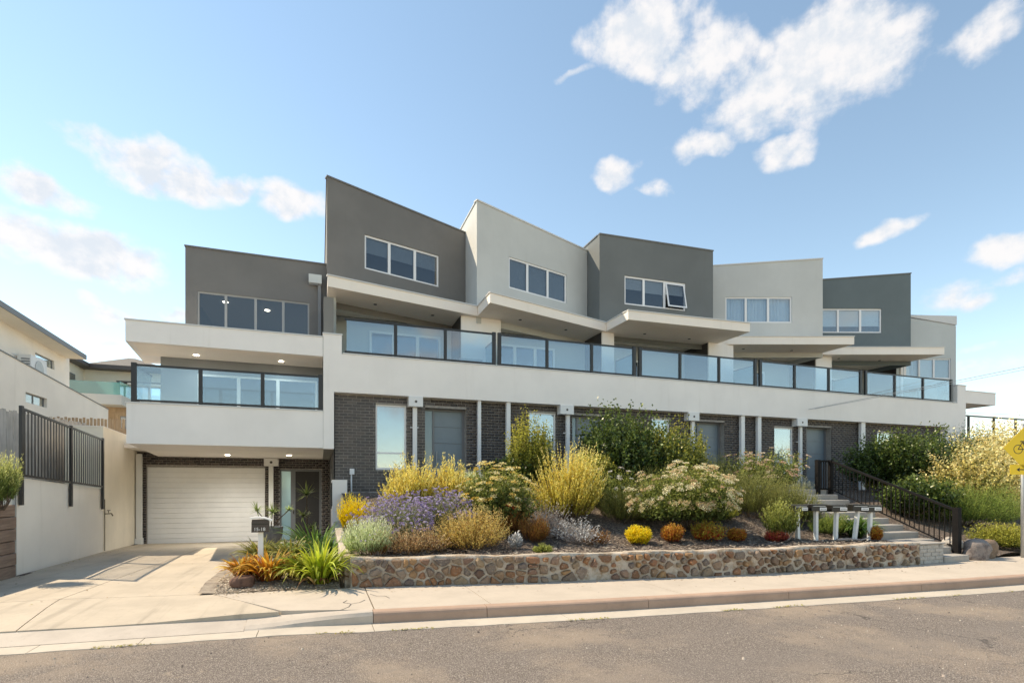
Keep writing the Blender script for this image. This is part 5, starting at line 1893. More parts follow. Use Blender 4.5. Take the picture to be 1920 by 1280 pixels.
PLANTS = [
    # kind, x, y, ground z, width, height, label, group
    ('tan', 2.74, 9.75, 0.43, 1.51, 0.87, 'large golden tan fine leaved shrub just behind the stone wall, left of the bare mulch', 'tan shrubs'),
    ('tan2', 1.6, 9.55, 0.41, 1.0, 0.59, 'smaller dry pinkish tan shrub behind the stone wall, left of the large golden tan one', 'tan shrubs'),
    ('greygreen', 0.79, 9.6, 0.41, 0.93, 0.67, 'pale grey green lavender mound at the left end of the stone wall', 'lavenders'),
    ('twig', 0.94, 9.45, 0.41, 0.39, 0.52, 'little dry brown twiggy plant in front of the pale lavender mound', None),
    ('lav', 1.31, 10.5, 0.48, 1.55, 0.98, 'wide purple flowering lavender mound left of the tall golden shrub', 'lavenders'),
    ('lav', 2.08, 11.0, 0.72, 1.55, 0.85, 'purple flowering lavender directly below the tall golden shrub by the first window', 'lavenders'),
    ('broom', 0.7, 12.0, 0.64, 0.81, 0.81, 'bright yellow low bush beside the white garden wall', 'yellow bushes'),
    ('gold', 1.97, 12.0, 1.07, 1.34, 1.42, 'tall golden yellow shrub in front of the tall ground floor window', 'golden shrubs'),
    ('gold', 2.78, 11.8, 1.05, 0.94, 1.3, 'golden yellow shrub with upright shoots in front of the first grey door', 'golden shrubs'),
    ('cream', 3.58, 10.9, 0.75, 1.49, 1.37, 'round shrub with cream yellow flower heads and a red bloom, left of tall narrow evergreen', 'flowering shrubs'),
    ('drygrass', 3.8, 10.5, 0.63, 0.89, 0.71, 'rusty brown dead clump under the cream flowering shrub', None),
    ('gold2', 5.32, 11.2, 0.9, 1.54, 1.89, 'golden shrub with slanting shoots in the middle of the bed', 'golden shrubs'),
    ('narrow', 5.21, 13.2, 1.42, 1.21, 2.38, 'tall narrow yellow green evergreen rising to the white balcony band', 'evergreen shrubs'),
    ('green', 4.83, 13.2, 1.42, 0.84, 1.19, 'dark low evergreen at the foot of the tall narrow one', 'evergreen shrubs'),
    ('green', 8.18, 13.2, 1.42, 3.04, 2.52, 'big glossy dark green shrub in front of the second doorway', 'evergreen shrubs'),
    ('greenol', 9.66, 13.0, 1.4, 2.79, 2.31, 'big olive green bushy shrub right of the glossy dark one', 'evergreen shrubs'),
    ('drygrey', 4.44, 10.2, 0.57, 1.05, 0.89, 'grey leafless twiggy shrub on the mulch below the slanting golden shrub', 'dry grey shrubs'),
    ('silver', 4.93, 9.7, 0.47, 1.08, 0.63, 'fallen silver grey dead twigs on the mulch near the stone wall', 'dry grey shrubs'),
    ('cream2', 6.97, 11.6, 1.07, 1.46, 1.07, 'dark shrub with white flower heads between the golden and the olive shrubs', 'flowering shrubs'),
    ('needle', 6.53, 10.7, 0.78, 1.17, 0.91, 'short dark needle leaved bush below the white flowering shrub', 'needle bushes'),
    ('needle', 8.29, 11.7, 1.11, 1.73, 1.24, 'soft olive needle leaved bush behind the big cream flowering shrub', 'needle bushes'),
    ('cream', 7.99, 10.2, 0.66, 2.28, 1.43, 'largest cream flowering shrub, covered in flower heads above the small round orange bushes', 'flowering shrubs'),
    ('needle2', 10.26, 10.7, 0.82, 2.23, 1.48, 'wide dense olive needle bush left of the letterboxes', 'needle bushes'),
    ('pink', 11.89, 12.0, 1.43, 2.14, 1.24, 'shrub with pinkish cream flower heads in front of the white posts', 'flowering shrubs'),
    ('needle', 11.73, 13.4, 1.43, 0.99, 1.4, 'soft grey olive bush beside the third grey door', 'needle bushes'),
    ('ball_y', 6.1, 9.35, 0.44, 0.52, 0.38, 'small round bright yellow bush on the mulch by the stone wall', 'small round bushes'),
    ('ball_o', 6.89, 9.3, 0.45, 0.44, 0.4, 'small round rust orange bush right of the bright yellow one', 'small round bushes'),
    ('ball_r', 7.68, 9.25, 0.45, 0.68, 0.45, 'larger round bush with red and green tips, between two smaller orange ones', 'small round bushes'),
    ('ball_o', 8.39, 9.1, 0.44, 0.39, 0.29, 'smallest round orange bush, left of the sapling', 'small round bushes'),
    ('ball_d', 9.31, 8.95, 0.42, 0.49, 0.25, 'low dark red bush at the foot of the sapling', 'small round bushes'),
    ('sapling', 9.54, 8.95, 0.42, 0.93, 1.02, 'pale green sapling with a forked bare trunk left of the letterboxes', None),
    ('broom', 13.43, 11.3, 0.92, 1.14, 0.41, 'bright yellow low bush behind the row of letterboxes', 'yellow bushes'),
    ('needle3', 11.24, 9.25, 0.48, 0.88, 0.55, 'yellow green needle bush under the letterboxes', 'needle bushes'),
    ('strap_g', 11.65, 8.9, 0.43, 0.92, 0.52, 'dark strappy clump behind the leaning letterbox post', 'strappy clumps'),
    ('ball_o', 11.57, 8.4, 0.41, 0.28, 0.33, 'tiny orange bush against the lower concrete steps', 'small round bushes'),
    ('tuft', 3.77, 8.85, 0.39, 0.35, 0.15, 'small green succulent tuft at the top of the stone wall', 'tufts'),
    ('silver2', 3.45, 9.4, 0.41, 0.26, 0.36, 'small silver white leaf tuft on the mulch right of the tan shrub', 'tufts'),
    ('green', 4.67, 14.2, 1.43, 0.6, 0.98, 'small dark bush with a magenta bloom against the brick wall', 'evergreen shrubs'),
    ('grey', 13.96, 12.5, 1.24, 0.86, 0.81, 'grey green bush at the foot of the downpipe beside the handrail', None),
    ('strap_l', 0.0, 9.25, 0.08, 1.0, 0.69, 'lime green strappy clump at the left end of the stone wall', 'strappy clumps'),
    ('strap_l2', -0.33, 9.5, 0.1, 0.62, 0.41, 'yellowing strappy clump right of the single letterbox', 'strappy clumps'),
    ('strap_o', -0.78, 9.6, 0.1, 0.83, 0.38, 'orange brown strappy clump around the single letterbox post', 'strappy clumps'),
    ('strap_o', -1.19, 9.9, 0.1, 0.49, 0.27, 'orange strappy clump at the corner of the driveway', 'strappy clumps'),
    ('strap_g', -0.11, 12.4, -0.0, 1.22, 0.87, 'dark green strappy clump below the yucca', 'strappy clumps'),
    ('strap_g', 0.12, 11.2, 0.07, 0.79, 0.6, 'dark green strappy clump against the white garden wall', 'strappy clumps'),
    ('strap_d', -1.19, 12.6, -0.02, 0.86, 0.55, 'dull olive strappy clump at the edge of the garage driveway', 'strappy clumps'),
    ('strap_d', -0.56, 11.6, 0.05, 0.7, 0.58, 'dull green strappy clump behind the orange one', 'strappy clumps'),
    ('bottle', -5.31, 12.0, 0.0, 0.59, 2.24, 'feathery green bush with pale yellow tips above the timber sleepers', None),
    ('greenol', 6.63, 12.3, 1.26, 1.17, 1.27, 'small olive shrub behind the dry grey twigs, below the glossy dark green shrub', 'evergreen shrubs'),
    ('needle', 10.02, 11.9, 1.17, 1.31, 1.31, 'soft olive bush rising right of the biggest cream flowering shrub', 'needle bushes'),
    ('drygrass', 4.02, 9.9, 0.49, 0.64, 0.65, 'low rusty dead clump at the edge of the bare mulch', None),
    ('twig', 5.24, 9.5, 0.45, 0.54, 0.37, 'small bare brown twigs on the mulch beside the silver ones', None),
    ('varieg', 21.76, 11.0, 0.84, 2.66, 2.96, 'cream leaved variegated shrub directly behind the yellow road sign', 'right bank shrubs'),
    ('needle', 7.58, 11.2, 0.95, 1.51, 1.0, 'olive needle leaved bush between the white flowering and the big cream shrub', 'needle bushes'),
    ('cover', 8.93, 10.6, 0.78, 1.3, 0.65, 'low dark bush under the right side of the big cream flowering shrub', None),
    ('needle2', 11.04, 10.2, 0.69, 1.27, 1.07, 'dense olive needle bush behind the pale sapling', 'needle bushes'),
    ('greygreen', 3.43, 12.6, 1.31, 0.78, 0.71, 'small grey green mound between golden shrub and cream flowering shrub', 'lavenders'),
    ('green', 18.55, 13.0, 1.35, 2.13, 2.21, 'dark green shrub against the brick wall right of the last white post', 'right bank shrubs'),
    ('green', 19.1, 12.3, 1.19, 2.98, 2.61, 'large dark green shrub with bronze tips under the end of the white balcony', 'right bank shrubs'),
    ('varieg', 19.06, 10.9, 0.81, 2.76, 2.46, 'cream leaved variegated shrub left of the yellow road sign', 'right bank shrubs'),
    ('varieg', 23.36, 12.4, 1.22, 3.33, 3.05, 'cream leaved variegated shrub under the distant black railing', 'right bank shrubs'),
    ('greyblue', 27.41, 15.2, 1.45, 2.83, 3.19, 'hazy grey green shrub at the far end of the building', 'right bank shrubs'),
    ('green2', 22.2, 11.6, 1.01, 2.76, 1.37, 'dark shrub in shade behind the road sign post', 'right bank shrubs'),
    ('green', 15.89, 10.6, 0.72, 2.15, 1.29, 'dark shrub in shade behind the stair handrail', 'right bank shrubs'),
    ('needle4', 17.15, 9.9, 0.52, 2.72, 1.44, 'wide green needle leaved bush right of the handrail', 'needle bushes'),
    ('varieg', 19.91, 10.2, 0.61, 0.9, 1.11, 'small cream variegated bush beside the sign post', 'right bank shrubs'),
    ('cover', 15.8, 8.2, 0.12, 1.83, 0.7, 'low mossy green ground cover by the footpath right of the boulder', None),
    ('ball_d', 18.44, 13.2, 1.39, 1.12, 1.03, 'low yellow green bush at the base of the last white post', 'small round bushes'),
]


# ------------------------------------------------------------------ plants
def unit(v):
    return v / np.maximum(np.linalg.norm(v, axis=-1, keepdims=True), 1e-6)


def leaf_quads(pos, d, L, W, g, fold=.0):
    """diamond leaves: base, left, tip, right; returns vertices and faces"""
    n = len(pos)
    side = unit(np.cross(d, g.normal(size=(n, 3))))
    L = L[:, None]; W = W[:, None]
    mid = pos + d * L * .5
    up = np.cross(side, d)
    V = np.stack([pos, mid - side * W * .5 + up * W * fold, pos + d * L, mid + side * W * .5 + up * W * fold], 1).reshape(-1, 3)
    F = np.arange(n * 4).reshape(n, 4)
    return V, F


def crown_points(n, g, lump=.28, zmin=-.15, flat_=1.0):
    d = unit(g.normal(size=(n * 3, 3)))
    d = d[d[:, 2] > zmin][:n]
    ax = unit(g.normal(size=(14, 3)))
    ax[:, 2] = np.abs(ax[:, 2])
    amp = g.uniform(.3, 1, 14)
    k = np.zeros(len(d))
    for a, w_ in zip(ax, amp):
        c = np.clip((d @ a - .72) / .28, 0, 1)
        k = np.maximum(k, c * w_)
    r = 1 - lump + lump * 1.25 * k
    return d, r


MATS = {}


def shrub(kind, x, y, z, w_, h, label, group, seed, name='shrub', n_shoot=420, lps=14, leaf=(.045, .016), mat=None, core=.55,
          up=.35, splay=.6, lump=.3, zmin=-.1, flower=None, stems=16, depth=None, tint_h=.35, squash=1.0, fallen=0, cat='shrub', lowc=.42, bark='bark', tilt=0.0):
    g = np.random.default_rng(seed)
    t = empty(name, (x, y, z), label, cat, group)
    w_ *= 1.14; h *= 1.06; leaf = (leaf[0] * 1.3, leaf[1] * 1.55); n_shoot = int(n_shoot * 1.45)
    multi = not (lump < .21 or w_ < .45)
    if multi: w_ *= 1.28
    rx = w_ / 2; ry = (depth or w_) / 2; cz = h * lowc; rz = h - cz
    d, r = crown_points(n_shoot, g, lump, zmin)
    n = len(d)
    rad = r * g.uniform(.86, 1.04, n)
    inner = g.random(n) < .25
    rad[inner] *= g.uniform(.55, .9, inner.sum())
    nsub = int(g.integers(4, 7)) if multi else 1
    if nsub > 1:
        # several stems of unequal height make up one uneven bush
        sub = g.integers(0, nsub, n)
        sa_ = g.uniform(0, 6.28, nsub)
        so = g.uniform(.10, .46, nsub)
        ss = g.uniform(.46, .74, nsub)
        sh_ = g.uniform(.68, 1.02, nsub)
        so[0], ss[0], sh_[0] = .06, .80, 1.0
        rad = rad * ss[sub]
        hk = sh_[sub] / np.maximum(ss[sub], .01)
    E = np.stack([d[:, 0] * rx * rad, d[:, 1] * ry * rad, cz + d[:, 2] * np.where(d[:, 2] > 0, rz, cz) * rad], 1)
    if nsub > 1:
        E[:, 0] += rx * so[sub] * np.cos(sa_[sub])
        E[:, 1] += ry * so[sub] * np.sin(sa_[sub])
        E[:, 2] = cz * sh_[sub] + d[:, 2] * np.where(d[:, 2] > 0, rz * sh_[sub], cz * sh_[sub]) * (rad / ss[sub])
    E[:, 0] += tilt * E[:, 2]
    E[:, 2] = np.maximum(E[:, 2], .02)
    base = np.stack([E[:, 0] * .25, E[:, 1] * .25, np.zeros(n)], 1)
    S = base * (1 - core) + E * core
    if up:
        S[:, 2] -= up * h * .18
    S[:, 2] = np.maximum(S[:, 2], .01)
    sd_ = unit(E - S)
    SL = np.linalg.norm(E - S, axis=1)
    # leaves along the shoots
    k = np.repeat(np.arange(n), lps)
    tt = np.tile((np.arange(lps) + .5) / lps, n) + g.uniform(-.04, .04, n * lps)
    pos = S[k] + sd_[k] * (SL[k] * tt)[:, None] + g.normal(size=(len(k), 3)) * .008
    ld = unit(sd_[k] * (1 - splay) + unit(g.normal(size=(len(k), 3))) * splay + np.array([0, 0, up * .6]))
    sz = g.uniform(.7, 1.25, len(k)) * (1.08 - .35 * tt)
    V, F = leaf_quads(pos, ld, leaf[0] * sz, leaf[1] * sz, g, .15)
    ht = np.clip(pos[:, 2] / h, 0, 1)
    tint = np.clip(tt * (1 - tint_h) + ht * tint_h + g.normal(size=len(k)) * .08, 0, 1)
    V = V + np.array([x, y, z])
    quads_object('foliage', V, F, mat, t, (x, y, z), tint=np.repeat(tint, 4), kind='stuff')
    if stems:
        mb = MB()
        idx = g.choice(n, min(stems, n), replace=False)
        for i in idx:
            b = np.array([x, y, z - .03]) + base[i] * .3
            m_ = np.array([x, y, z]) + (base[i] * .5 + S[i] * .5) + g.normal(size=3) * .01
            e = np.array([x, y, z]) + S[i] + sd_[i] * SL[i] * .6
            mb.tube([b, m_, e], .004 + .006 * h, 4, .002)
        mb.build('stems', M[bark], t, (x, y, z), kind='stuff')
    if flower:
        nf, fr, fm, npet, psz, zlo = flower
        ok = np.where((E[:, 2] > zlo * h) & (~inner))[0]
        if len(ok) == 0: ok = np.arange(n)
        pick = g.choice(ok, nf, replace=len(ok) < nf)
        P, D = [], []
        for i in pick:
            nrm = unit(sd_[i] + np.array([0, 0, .5]))
            a = unit(np.cross(nrm, g.normal(size=3))); b = np.cross(nrm, a)
            rr = fr * np.sqrt(g.random(npet)) * g.uniform(.7, 1.2); th = g.uniform(0, 6.28, npet)
            pp = E[i] + nrm * .015 + a * (rr * np.cos(th))[:, None] + b * (rr * np.sin(th))[:, None] + nrm * ((1 - (rr / fr / 1.2) ** 2) * fr * .35)[:, None]
            P.append(pp); D.append(unit(np.tile(nrm, (npet, 1)) * .55 + g.normal(size=(npet, 3)) * .6))
        P = np.concatenate(P); D = np.concatenate(D)
        V, F = leaf_quads(P, D, psz * g.uniform(.7, 1.3, len(P)), psz * .8 * g.uniform(.7, 1.3, len(P)), g, .2)
        V = V + np.array([x, y, z])
        quads_object('flowers', V, F, fm, t, (x, y, z), tint=np.repeat(np.repeat(g.random(nf), npet), 4), kind='stuff')
    return t


def blades(x, y, z, w_, h, label, group, seed, mat, n=90, bw=.03, droop=1.0, name='strappy_plant', cat='plant', dead=0, dead_mat=None):
    """clump of arching strap leaves, each of six bent segments"""
    g = np.random.default_rng(seed)
    t = empty(name, (x, y, z), label, cat, group)

    def make(n, hh, ww, mat, part, low):
        seg = 6
        V, F, T_ = [], [], []
        for i in range(n):
            a = g.uniform(0, 6.28)
            lean = g.uniform(.15, 1.0) ** .8
            L = hh * g.uniform(.75, 1.2) * (1 + .35 * lean)
            b0 = np.array([math.cos(a), math.sin(a), 0]) * g.uniform(0, .22) * ww * .5
            out = np.array([math.cos(a), math.sin(a), 0]) * ww * .5 / max(hh, .1) * 1.05
            p_ = np.array([x, y, z + .01]) + b0
            el_ = R(86 - 40 * lean) if not low else R(40)
            side = np.array([-math.sin(a), math.cos(a), 0])
            wv = bw * g.uniform(.7, 1.2)
            fl = g.uniform(.004, .030) + .0007 * i
            roll = g.uniform(-.5, .5)
            i0 = len(V)
            for s in range(seg + 1):
                u = s / seg
                ww_ = wv * (1 - u ** 2.2) * (.75 + .6 * u) + .001
                tw = (side + np.array([0, 0, roll])) * ww_ * .5
                V += [p_ - tw, p_ + tw]
                T_ += [u * .7 + g.uniform(0, .25)] * 2
                e2 = el_ - droop * lean * R(130) * u ** 1.6
                dirv = np.array([math.cos(a) * math.cos(e2), math.sin(a) * math.cos(e2), math.sin(e2)])
                p_ = p_ + dirv * L / seg
                if p_[2] < z + fl: p_[2] = z + fl
            for s in range(seg):
                q = i0 + 2 * s
                F.append((q, q + 1, q + 3, q + 2))
        quads_object(part, V, F, mat, t, (x, y, z), tint=T_, kind='stuff')
    make(n, h, w_, mat, 'leaves', False)
    if dead:
        make(dead, h * .45, w_ * 1.05, dead_mat, 'dead_leaves', True)
    return t


def rosette(mb_list, c, r, n, g, wv=.03, up=.1):
    V, F, T_ = mb_list
    for i in range(n):
        d = unit(np.append(g.normal(size=2), g.uniform(-.35, 1.2)))
        L = r * g.uniform(.8, 1.15)
        side = unit(np.cross(d, [0, 0, 1.0]) + 1e-4)
        p_ = np.array(c)
        i0 = len(V)
        for s in range(5):
            u = s / 4
            tw = side * wv * (1 - u ** 1.6) * .5 + side * .001
            V += [p_ - tw, p_ + tw]; T_ += [.3 + .5 * u] * 2
            p_ = p_ + unit(d + np.array([0, 0, -.5 * u * u])) * L / 4
        F += [(i0 + 2 * s, i0 + 2 * s + 1, i0 + 2 * s + 3, i0 + 2 * s + 2) for s in range(4)]


L_ = dict(
    gold=leaf_mat('golden_leaf', (.20, .17, .03), (.74, .60, .11), (.90, .80, .34), .40, spread=.35),
    tan=leaf_mat('tan_leaf', (.17, .10, .03), (.56, .38, .10), (.74, .58, .24), .35),
    tan2=leaf_mat('pinkish_tan_leaf', (.20, .11, .05), (.50, .31, .14), (.72, .55, .34), .3),
    greygreen=leaf_mat('grey_green_leaf', (0.166, 0.213, 0.082), (0.520, 0.614, 0.284), (0.900, 0.900, 0.639), .3),
    lav=leaf_mat('lavender_leaf', (0.072, 0.088, 0.040), (0.208, 0.224, 0.112), (0.400, 0.400, 0.240), .3),
    purple=leaf_mat('lavender_flower', (.27, .19, .40), (.45, .37, .59), (.64, .58, .73), .3, spread=.8),
    broom=leaf_mat('bright_yellow_leaf', (.40, .28, .01), (.78, .58, .02), (.9, .72, .06), .4),
    cream_l=leaf_mat('mid_green_leaf', (0.048, 0.072, 0.019), (0.136, 0.176, 0.040), (0.352, 0.352, 0.080), .35),
    cream_f=leaf_mat('cream_flower', (.62, .42, .24), (.76, .66, .40), (.84, .80, .58), .3, spread=.7),
    yellow_f=leaf_mat('yellow_cream_flower', (.72, .48, .08), (.80, .66, .26), (.86, .80, .52), .3, spread=.7),
    pink_f=leaf_mat('pinkish_flower', (.58, .33, .22), (.70, .50, .36), (.78, .68, .55), .3, spread=.7),
    white_f=leaf_mat('white_flower', (.60, .54, .48), (.74, .72, .66), (.82, .80, .76), .3, spread=.7),
    red_f=leaf_mat('red_flower', (.50, .02, .02), (.62, .04, .02), (.7, .12, .04), .2),
    magenta_f=leaf_mat('magenta_flower', (.50, .03, .18), (.6, .05, .25), (.7, .1, .3), .2),
    needle=leaf_mat('olive_needle', (0.072, 0.080, 0.019), (0.192, 0.200, 0.048), (0.384, 0.368, 0.120), .35),
    needle_g=leaf_mat('green_needle', (0.060, 0.090, 0.021), (0.180, 0.255, 0.053), (0.390, 0.435, 0.105), .35),
    green=leaf_mat('glossy_green_leaf', (.022, .040, .010), (.055, .095, .022), (.16, .20, .045), .28, rough=.35, spread=.5),
    olive=leaf_mat('olive_leaf', (0.063, 0.081, 0.018), (0.180, 0.207, 0.040), (0.450, 0.396, 0.081), .32, rough=.4, spread=.5),
    narrow=leaf_mat('yellow_green_leaf', (0.075, 0.090, 0.018), (0.255, 0.270, 0.045), (0.600, 0.510, 0.090), .35, spread=.5),
    dry=leaf_mat('dry_grey_leaf', (0.230, 0.184, 0.161), (0.414, 0.356, 0.322), (0.632, 0.575, 0.529), .2, spread=.8),
    silver=leaf_mat('silver_leaf', (.28, .26, .25), (.46, .45, .44), (.66, .66, .65), .2, spread=.8),
    rust=leaf_mat('rusty_leaf', (.12, .05, .015), (.28, .12, .03), (.42, .22, .06), .3),
    varieg=leaf_mat('variegated_leaf', (.07, .09, .02), (.66, .54, .17), (.90, .78, .42), .35, spread=.7),
    greyblue=leaf_mat('hazy_green_leaf', (.13, .16, .13), (.28, .32, .26), (.46, .48, .38), .3),
    cover=leaf_mat('ground_cover_leaf', (0.070, 0.084, 0.017), (0.280, 0.280, 0.042), (0.504, 0.462, 0.084), .35),
    orange=leaf_mat('rust_orange_leaf', (.26, .05, .012), (.48, .17, .025), (.58, .32, .05), .35, spread=.7),
    redtip=leaf_mat('red_green_leaf', (.42, .06, .015), (.40, .22, .03), (.38, .34, .05), .35, spread=.9),
    darkred=leaf_mat('dark_red_leaf', (.14, .015, .012), (.30, .04, .025), (.36, .12, .04), .3, spread=.7),
    strap_l=leaf_mat('lime_blade', (.20, .22, .02), (.38, .46, .04), (.60, .62, .10), .4, spread=.4),
    strap_y=leaf_mat('yellow_lime_blade', (.30, .22, .03), (.52, .46, .06), (.66, .58, .14), .4, spread=.5),
    strap_o=leaf_mat('orange_blade', (.30, .10, .015), (.56, .27, .03), (.70, .46, .10), .4, spread=.7),
    strap_g=leaf_mat('dark_green_blade', (0.038, 0.075, 0.018), (0.090, 0.180, 0.038), (0.210, 0.330, 0.075), .35, spread=.4),
    strap_d=leaf_mat('olive_blade', (0.084, 0.091, 0.021), (0.210, 0.210, 0.049), (0.392, 0.350, 0.098), .35, spread=.5),
    strap_dead=leaf_mat('dead_blade', (.12, .05, .025), (.30, .15, .06), (.52, .36, .18), .2, spread=.9),
    bottle=leaf_mat('feathery_leaf', (0.084, 0.126, 0.028), (0.252, 0.308, 0.070), (0.900, 0.840, 0.364), .35, spread=.5),
    yucca=leaf_mat('yucca_blade', (0.070, 0.098, 0.028), (0.196, 0.266, 0.070), (0.476, 0.504, 0.168), .3, spread=.4),
    sap=leaf_mat('sapling_leaf', (.08, .10, .02), (.22, .25, .05), (.44, .44, .12), .4, spread=.6),
)
KIND = {
    'tan': dict(mat=L_['tan'], n_shoot=900, lps=12, leaf=(.030, .011), splay=.5, up=.4, core=.5, lump=.22, zmin=-.35, stems=30),
    'tan2': dict(mat=L_['tan2'], n_shoot=520, lps=11, leaf=(.028, .011), splay=.55, up=.35, core=.45, lump=.3, zmin=-.3, stems=34, bark='twig'),
    'twig': dict(mat=L_['rust'], n_shoot=120, lps=8, leaf=(.025, .011), splay=.6, up=.5, core=.5, lump=.4, zmin=.1, stems=24, bark='twig', lowc=.2),
    'greygreen': dict(mat=L_['greygreen'], n_shoot=620, lps=10, leaf=(.045, .007), splay=.35, up=.6, core=.55, lump=.2, zmin=-.25, flower=(46, .012, L_['purple'], 8, .016, .4), stems=10),
    'lav': dict(mat=L_['lav'], n_shoot=760, lps=9, leaf=(.045, .008), splay=.35, up=.7, core=.6, lump=.22, zmin=-.25, flower=(620, .018, L_['purple'], 15, .024, .15), stems=10),
    'broom': dict(mat=L_['broom'], n_shoot=520, lps=10, leaf=(.045, .010), splay=.4, up=.5, core=.5, lump=.25, zmin=-.3, stems=10),
    'gold': dict(mat=L_['gold'], n_shoot=330, lps=30, leaf=(.050, .016), splay=.42, up=.75, core=.58, lump=.46, zmin=-.05, stems=26, lowc=.35, tint_h=.3),
    'gold2': dict(mat=L_['gold'], n_shoot=480, lps=30, leaf=(.048, .016), splay=.42, up=.6, core=.55, lump=.46, zmin=-.15, stems=34, lowc=.35, tint_h=.4, tilt=.18),
    'cream': dict(mat=L_['cream_l'], n_shoot=620, lps=12, leaf=(.055, .024), splay=.7, up=.15, core=.6, lump=.26, zmin=-.4, flower=(150, .075, L_['yellow_f'], 40, .028, .22), stems=22),
    'cream2': dict(mat=L_['cream_l'], n_shoot=460, lps=12, leaf=(.055, .024), splay=.7, up=.15, core=.6, lump=.3, zmin=-.3, flower=(44, .065, L_['white_f'], 36, .026, .25), stems=14),
    'pink': dict(mat=L_['cream_l'], n_shoot=560, lps=12, leaf=(.055, .024), splay=.7, up=.15, core=.6, lump=.3, zmin=-.3, flower=(110, .075, L_['pink_f'], 40, .026, .25), stems=14),
    'drygrass': dict(mat=L_['rust'], n_shoot=360, lps=10, leaf=(.05, .007), splay=.3, up=.5, core=.4, lump=.3, zmin=-.1, stems=10),
    'drygrey': dict(mat=L_['dry'], n_shoot=160, lps=8, leaf=(.035, .010), splay=.5, up=.3, core=.5, lump=.5, zmin=.0, stems=90, bark='twig', lowc=.25),
    'silver': dict(mat=L_['silver'], n_shoot=130, lps=8, leaf=(.045, .012), splay=.6, up=.1, core=.5, lump=.5, zmin=.0, stems=70, bark='twig', lowc=.25),
    'silver2': dict(mat=L_['silver'], n_shoot=60, lps=8, leaf=(.055, .018), splay=.6, up=.3, core=.4, lump=.4, zmin=.0, stems=6, bark='twig'),
    'narrow': dict(mat=L_['narrow'], n_shoot=560, lps=14, leaf=(.055, .026), splay=.7, up=.4, core=.62, lump=.42, zmin=-.5, stems=14, lowc=.5),
    'green': dict(mat=L_['green'], n_shoot=1150, lps=13, leaf=(.080, .044), splay=.75, up=.15, core=.66, lump=.34, zmin=-.55, stems=18, lowc=.48),
    'green2': dict(mat=L_['green'], n_shoot=500, lps=13, leaf=(.062, .032), splay=.75, up=.15, core=.66, lump=.34, zmin=-.55, stems=12, lowc=.48),
    'greenol': dict(mat=L_['olive'], n_shoot=1000, lps=11, leaf=(.072, .036), splay=.75, up=.2, core=.66, lump=.44, zmin=-.55, stems=18, lowc=.48),
    'needle': dict(mat=L_['needle'], n_shoot=520, lps=22, leaf=(.040, .006), splay=.45, up=.55, core=.55, lump=.3, zmin=-.2, stems=18),
    'needle2': dict(mat=L_['needle'], n_shoot=1000, lps=22, leaf=(.042, .007), splay=.45, up=.45, core=.55, lump=.3, zmin=-.35, stems=24),
    'needle3': dict(mat=L_['needle_g'], n_shoot=420, lps=18, leaf=(.045, .007), splay=.45, up=.45, core=.5, lump=.3, zmin=-.3, stems=14),
    'needle4': dict(mat=L_['needle_g'], n_shoot=1000, lps=22, leaf=(.048, .008), splay=.42, up=.4, core=.5, lump=.34, zmin=-.35, stems=24),
    'ball_y': dict(mat=L_['broom'], n_shoot=420, lps=9, leaf=(.034, .013), splay=.6, up=.2, core=.55, lump=.14, zmin=-.75, stems=6, lowc=.5),
    'ball_o': dict(mat=L_['orange'], n_shoot=330, lps=9, leaf=(.032, .012), splay=.65, up=.2, core=.55, lump=.16, zmin=-.7, stems=6, lowc=.5),
    'ball_r': dict(mat=L_['redtip'], n_shoot=420, lps=9, leaf=(.036, .014), splay=.65, up=.2, core=.55, lump=.22, zmin=-.65, stems=8, lowc=.5),
    'ball_d': dict(mat=L_['darkred'], n_shoot=200, lps=9, leaf=(.034, .013), splay=.65, up=.2, core=.5, lump=.2, zmin=-.5, stems=6, lowc=.4),
    'sapling': dict(mat=L_['sap'], n_shoot=300, lps=12, leaf=(.050, .014), splay=.5, up=.5, core=.55, lump=.5, zmin=-.35, stems=18, lowc=.55, bark='twig', name='sapling'),
    'tuft': dict(mat=L_['sap'], n_shoot=110, lps=7, leaf=(.034, .014), splay=.5, up=.4, core=.4, lump=.2, zmin=-.1, stems=0, lowc=.3, name='succulent'),
    'grey': dict(mat=L_['greyblue'], n_shoot=300, lps=12, leaf=(.05, .012), splay=.5, up=.5, core=.55, lump=.4, zmin=-.3, stems=10),
    'varieg': dict(mat=L_['varieg'], n_shoot=620, lps=13, leaf=(.075, .036), splay=.75, up=.15, core=.62, lump=.42, zmin=-.5, stems=14, lowc=.48),
    'greyblue': dict(mat=L_['greyblue'], n_shoot=620, lps=13, leaf=(.075, .032), splay=.75, up=.2, core=.66, lump=.4, zmin=-.5, stems=12, lowc=.48),
    'cover': dict(mat=L_['cover'], n_shoot=900, lps=10, leaf=(.045, .014), splay=.6, up=.3, core=.5, lump=.35, zmin=-.2, stems=0, lowc=.3, name='ground_cover_plant'),
    'bottle': dict(mat=L_['bottle'], n_shoot=300, lps=20, leaf=(.06, .007), splay=.45, up=.35, core=.5, lump=.6, zmin=-.45, stems=18, lowc=.5),
}
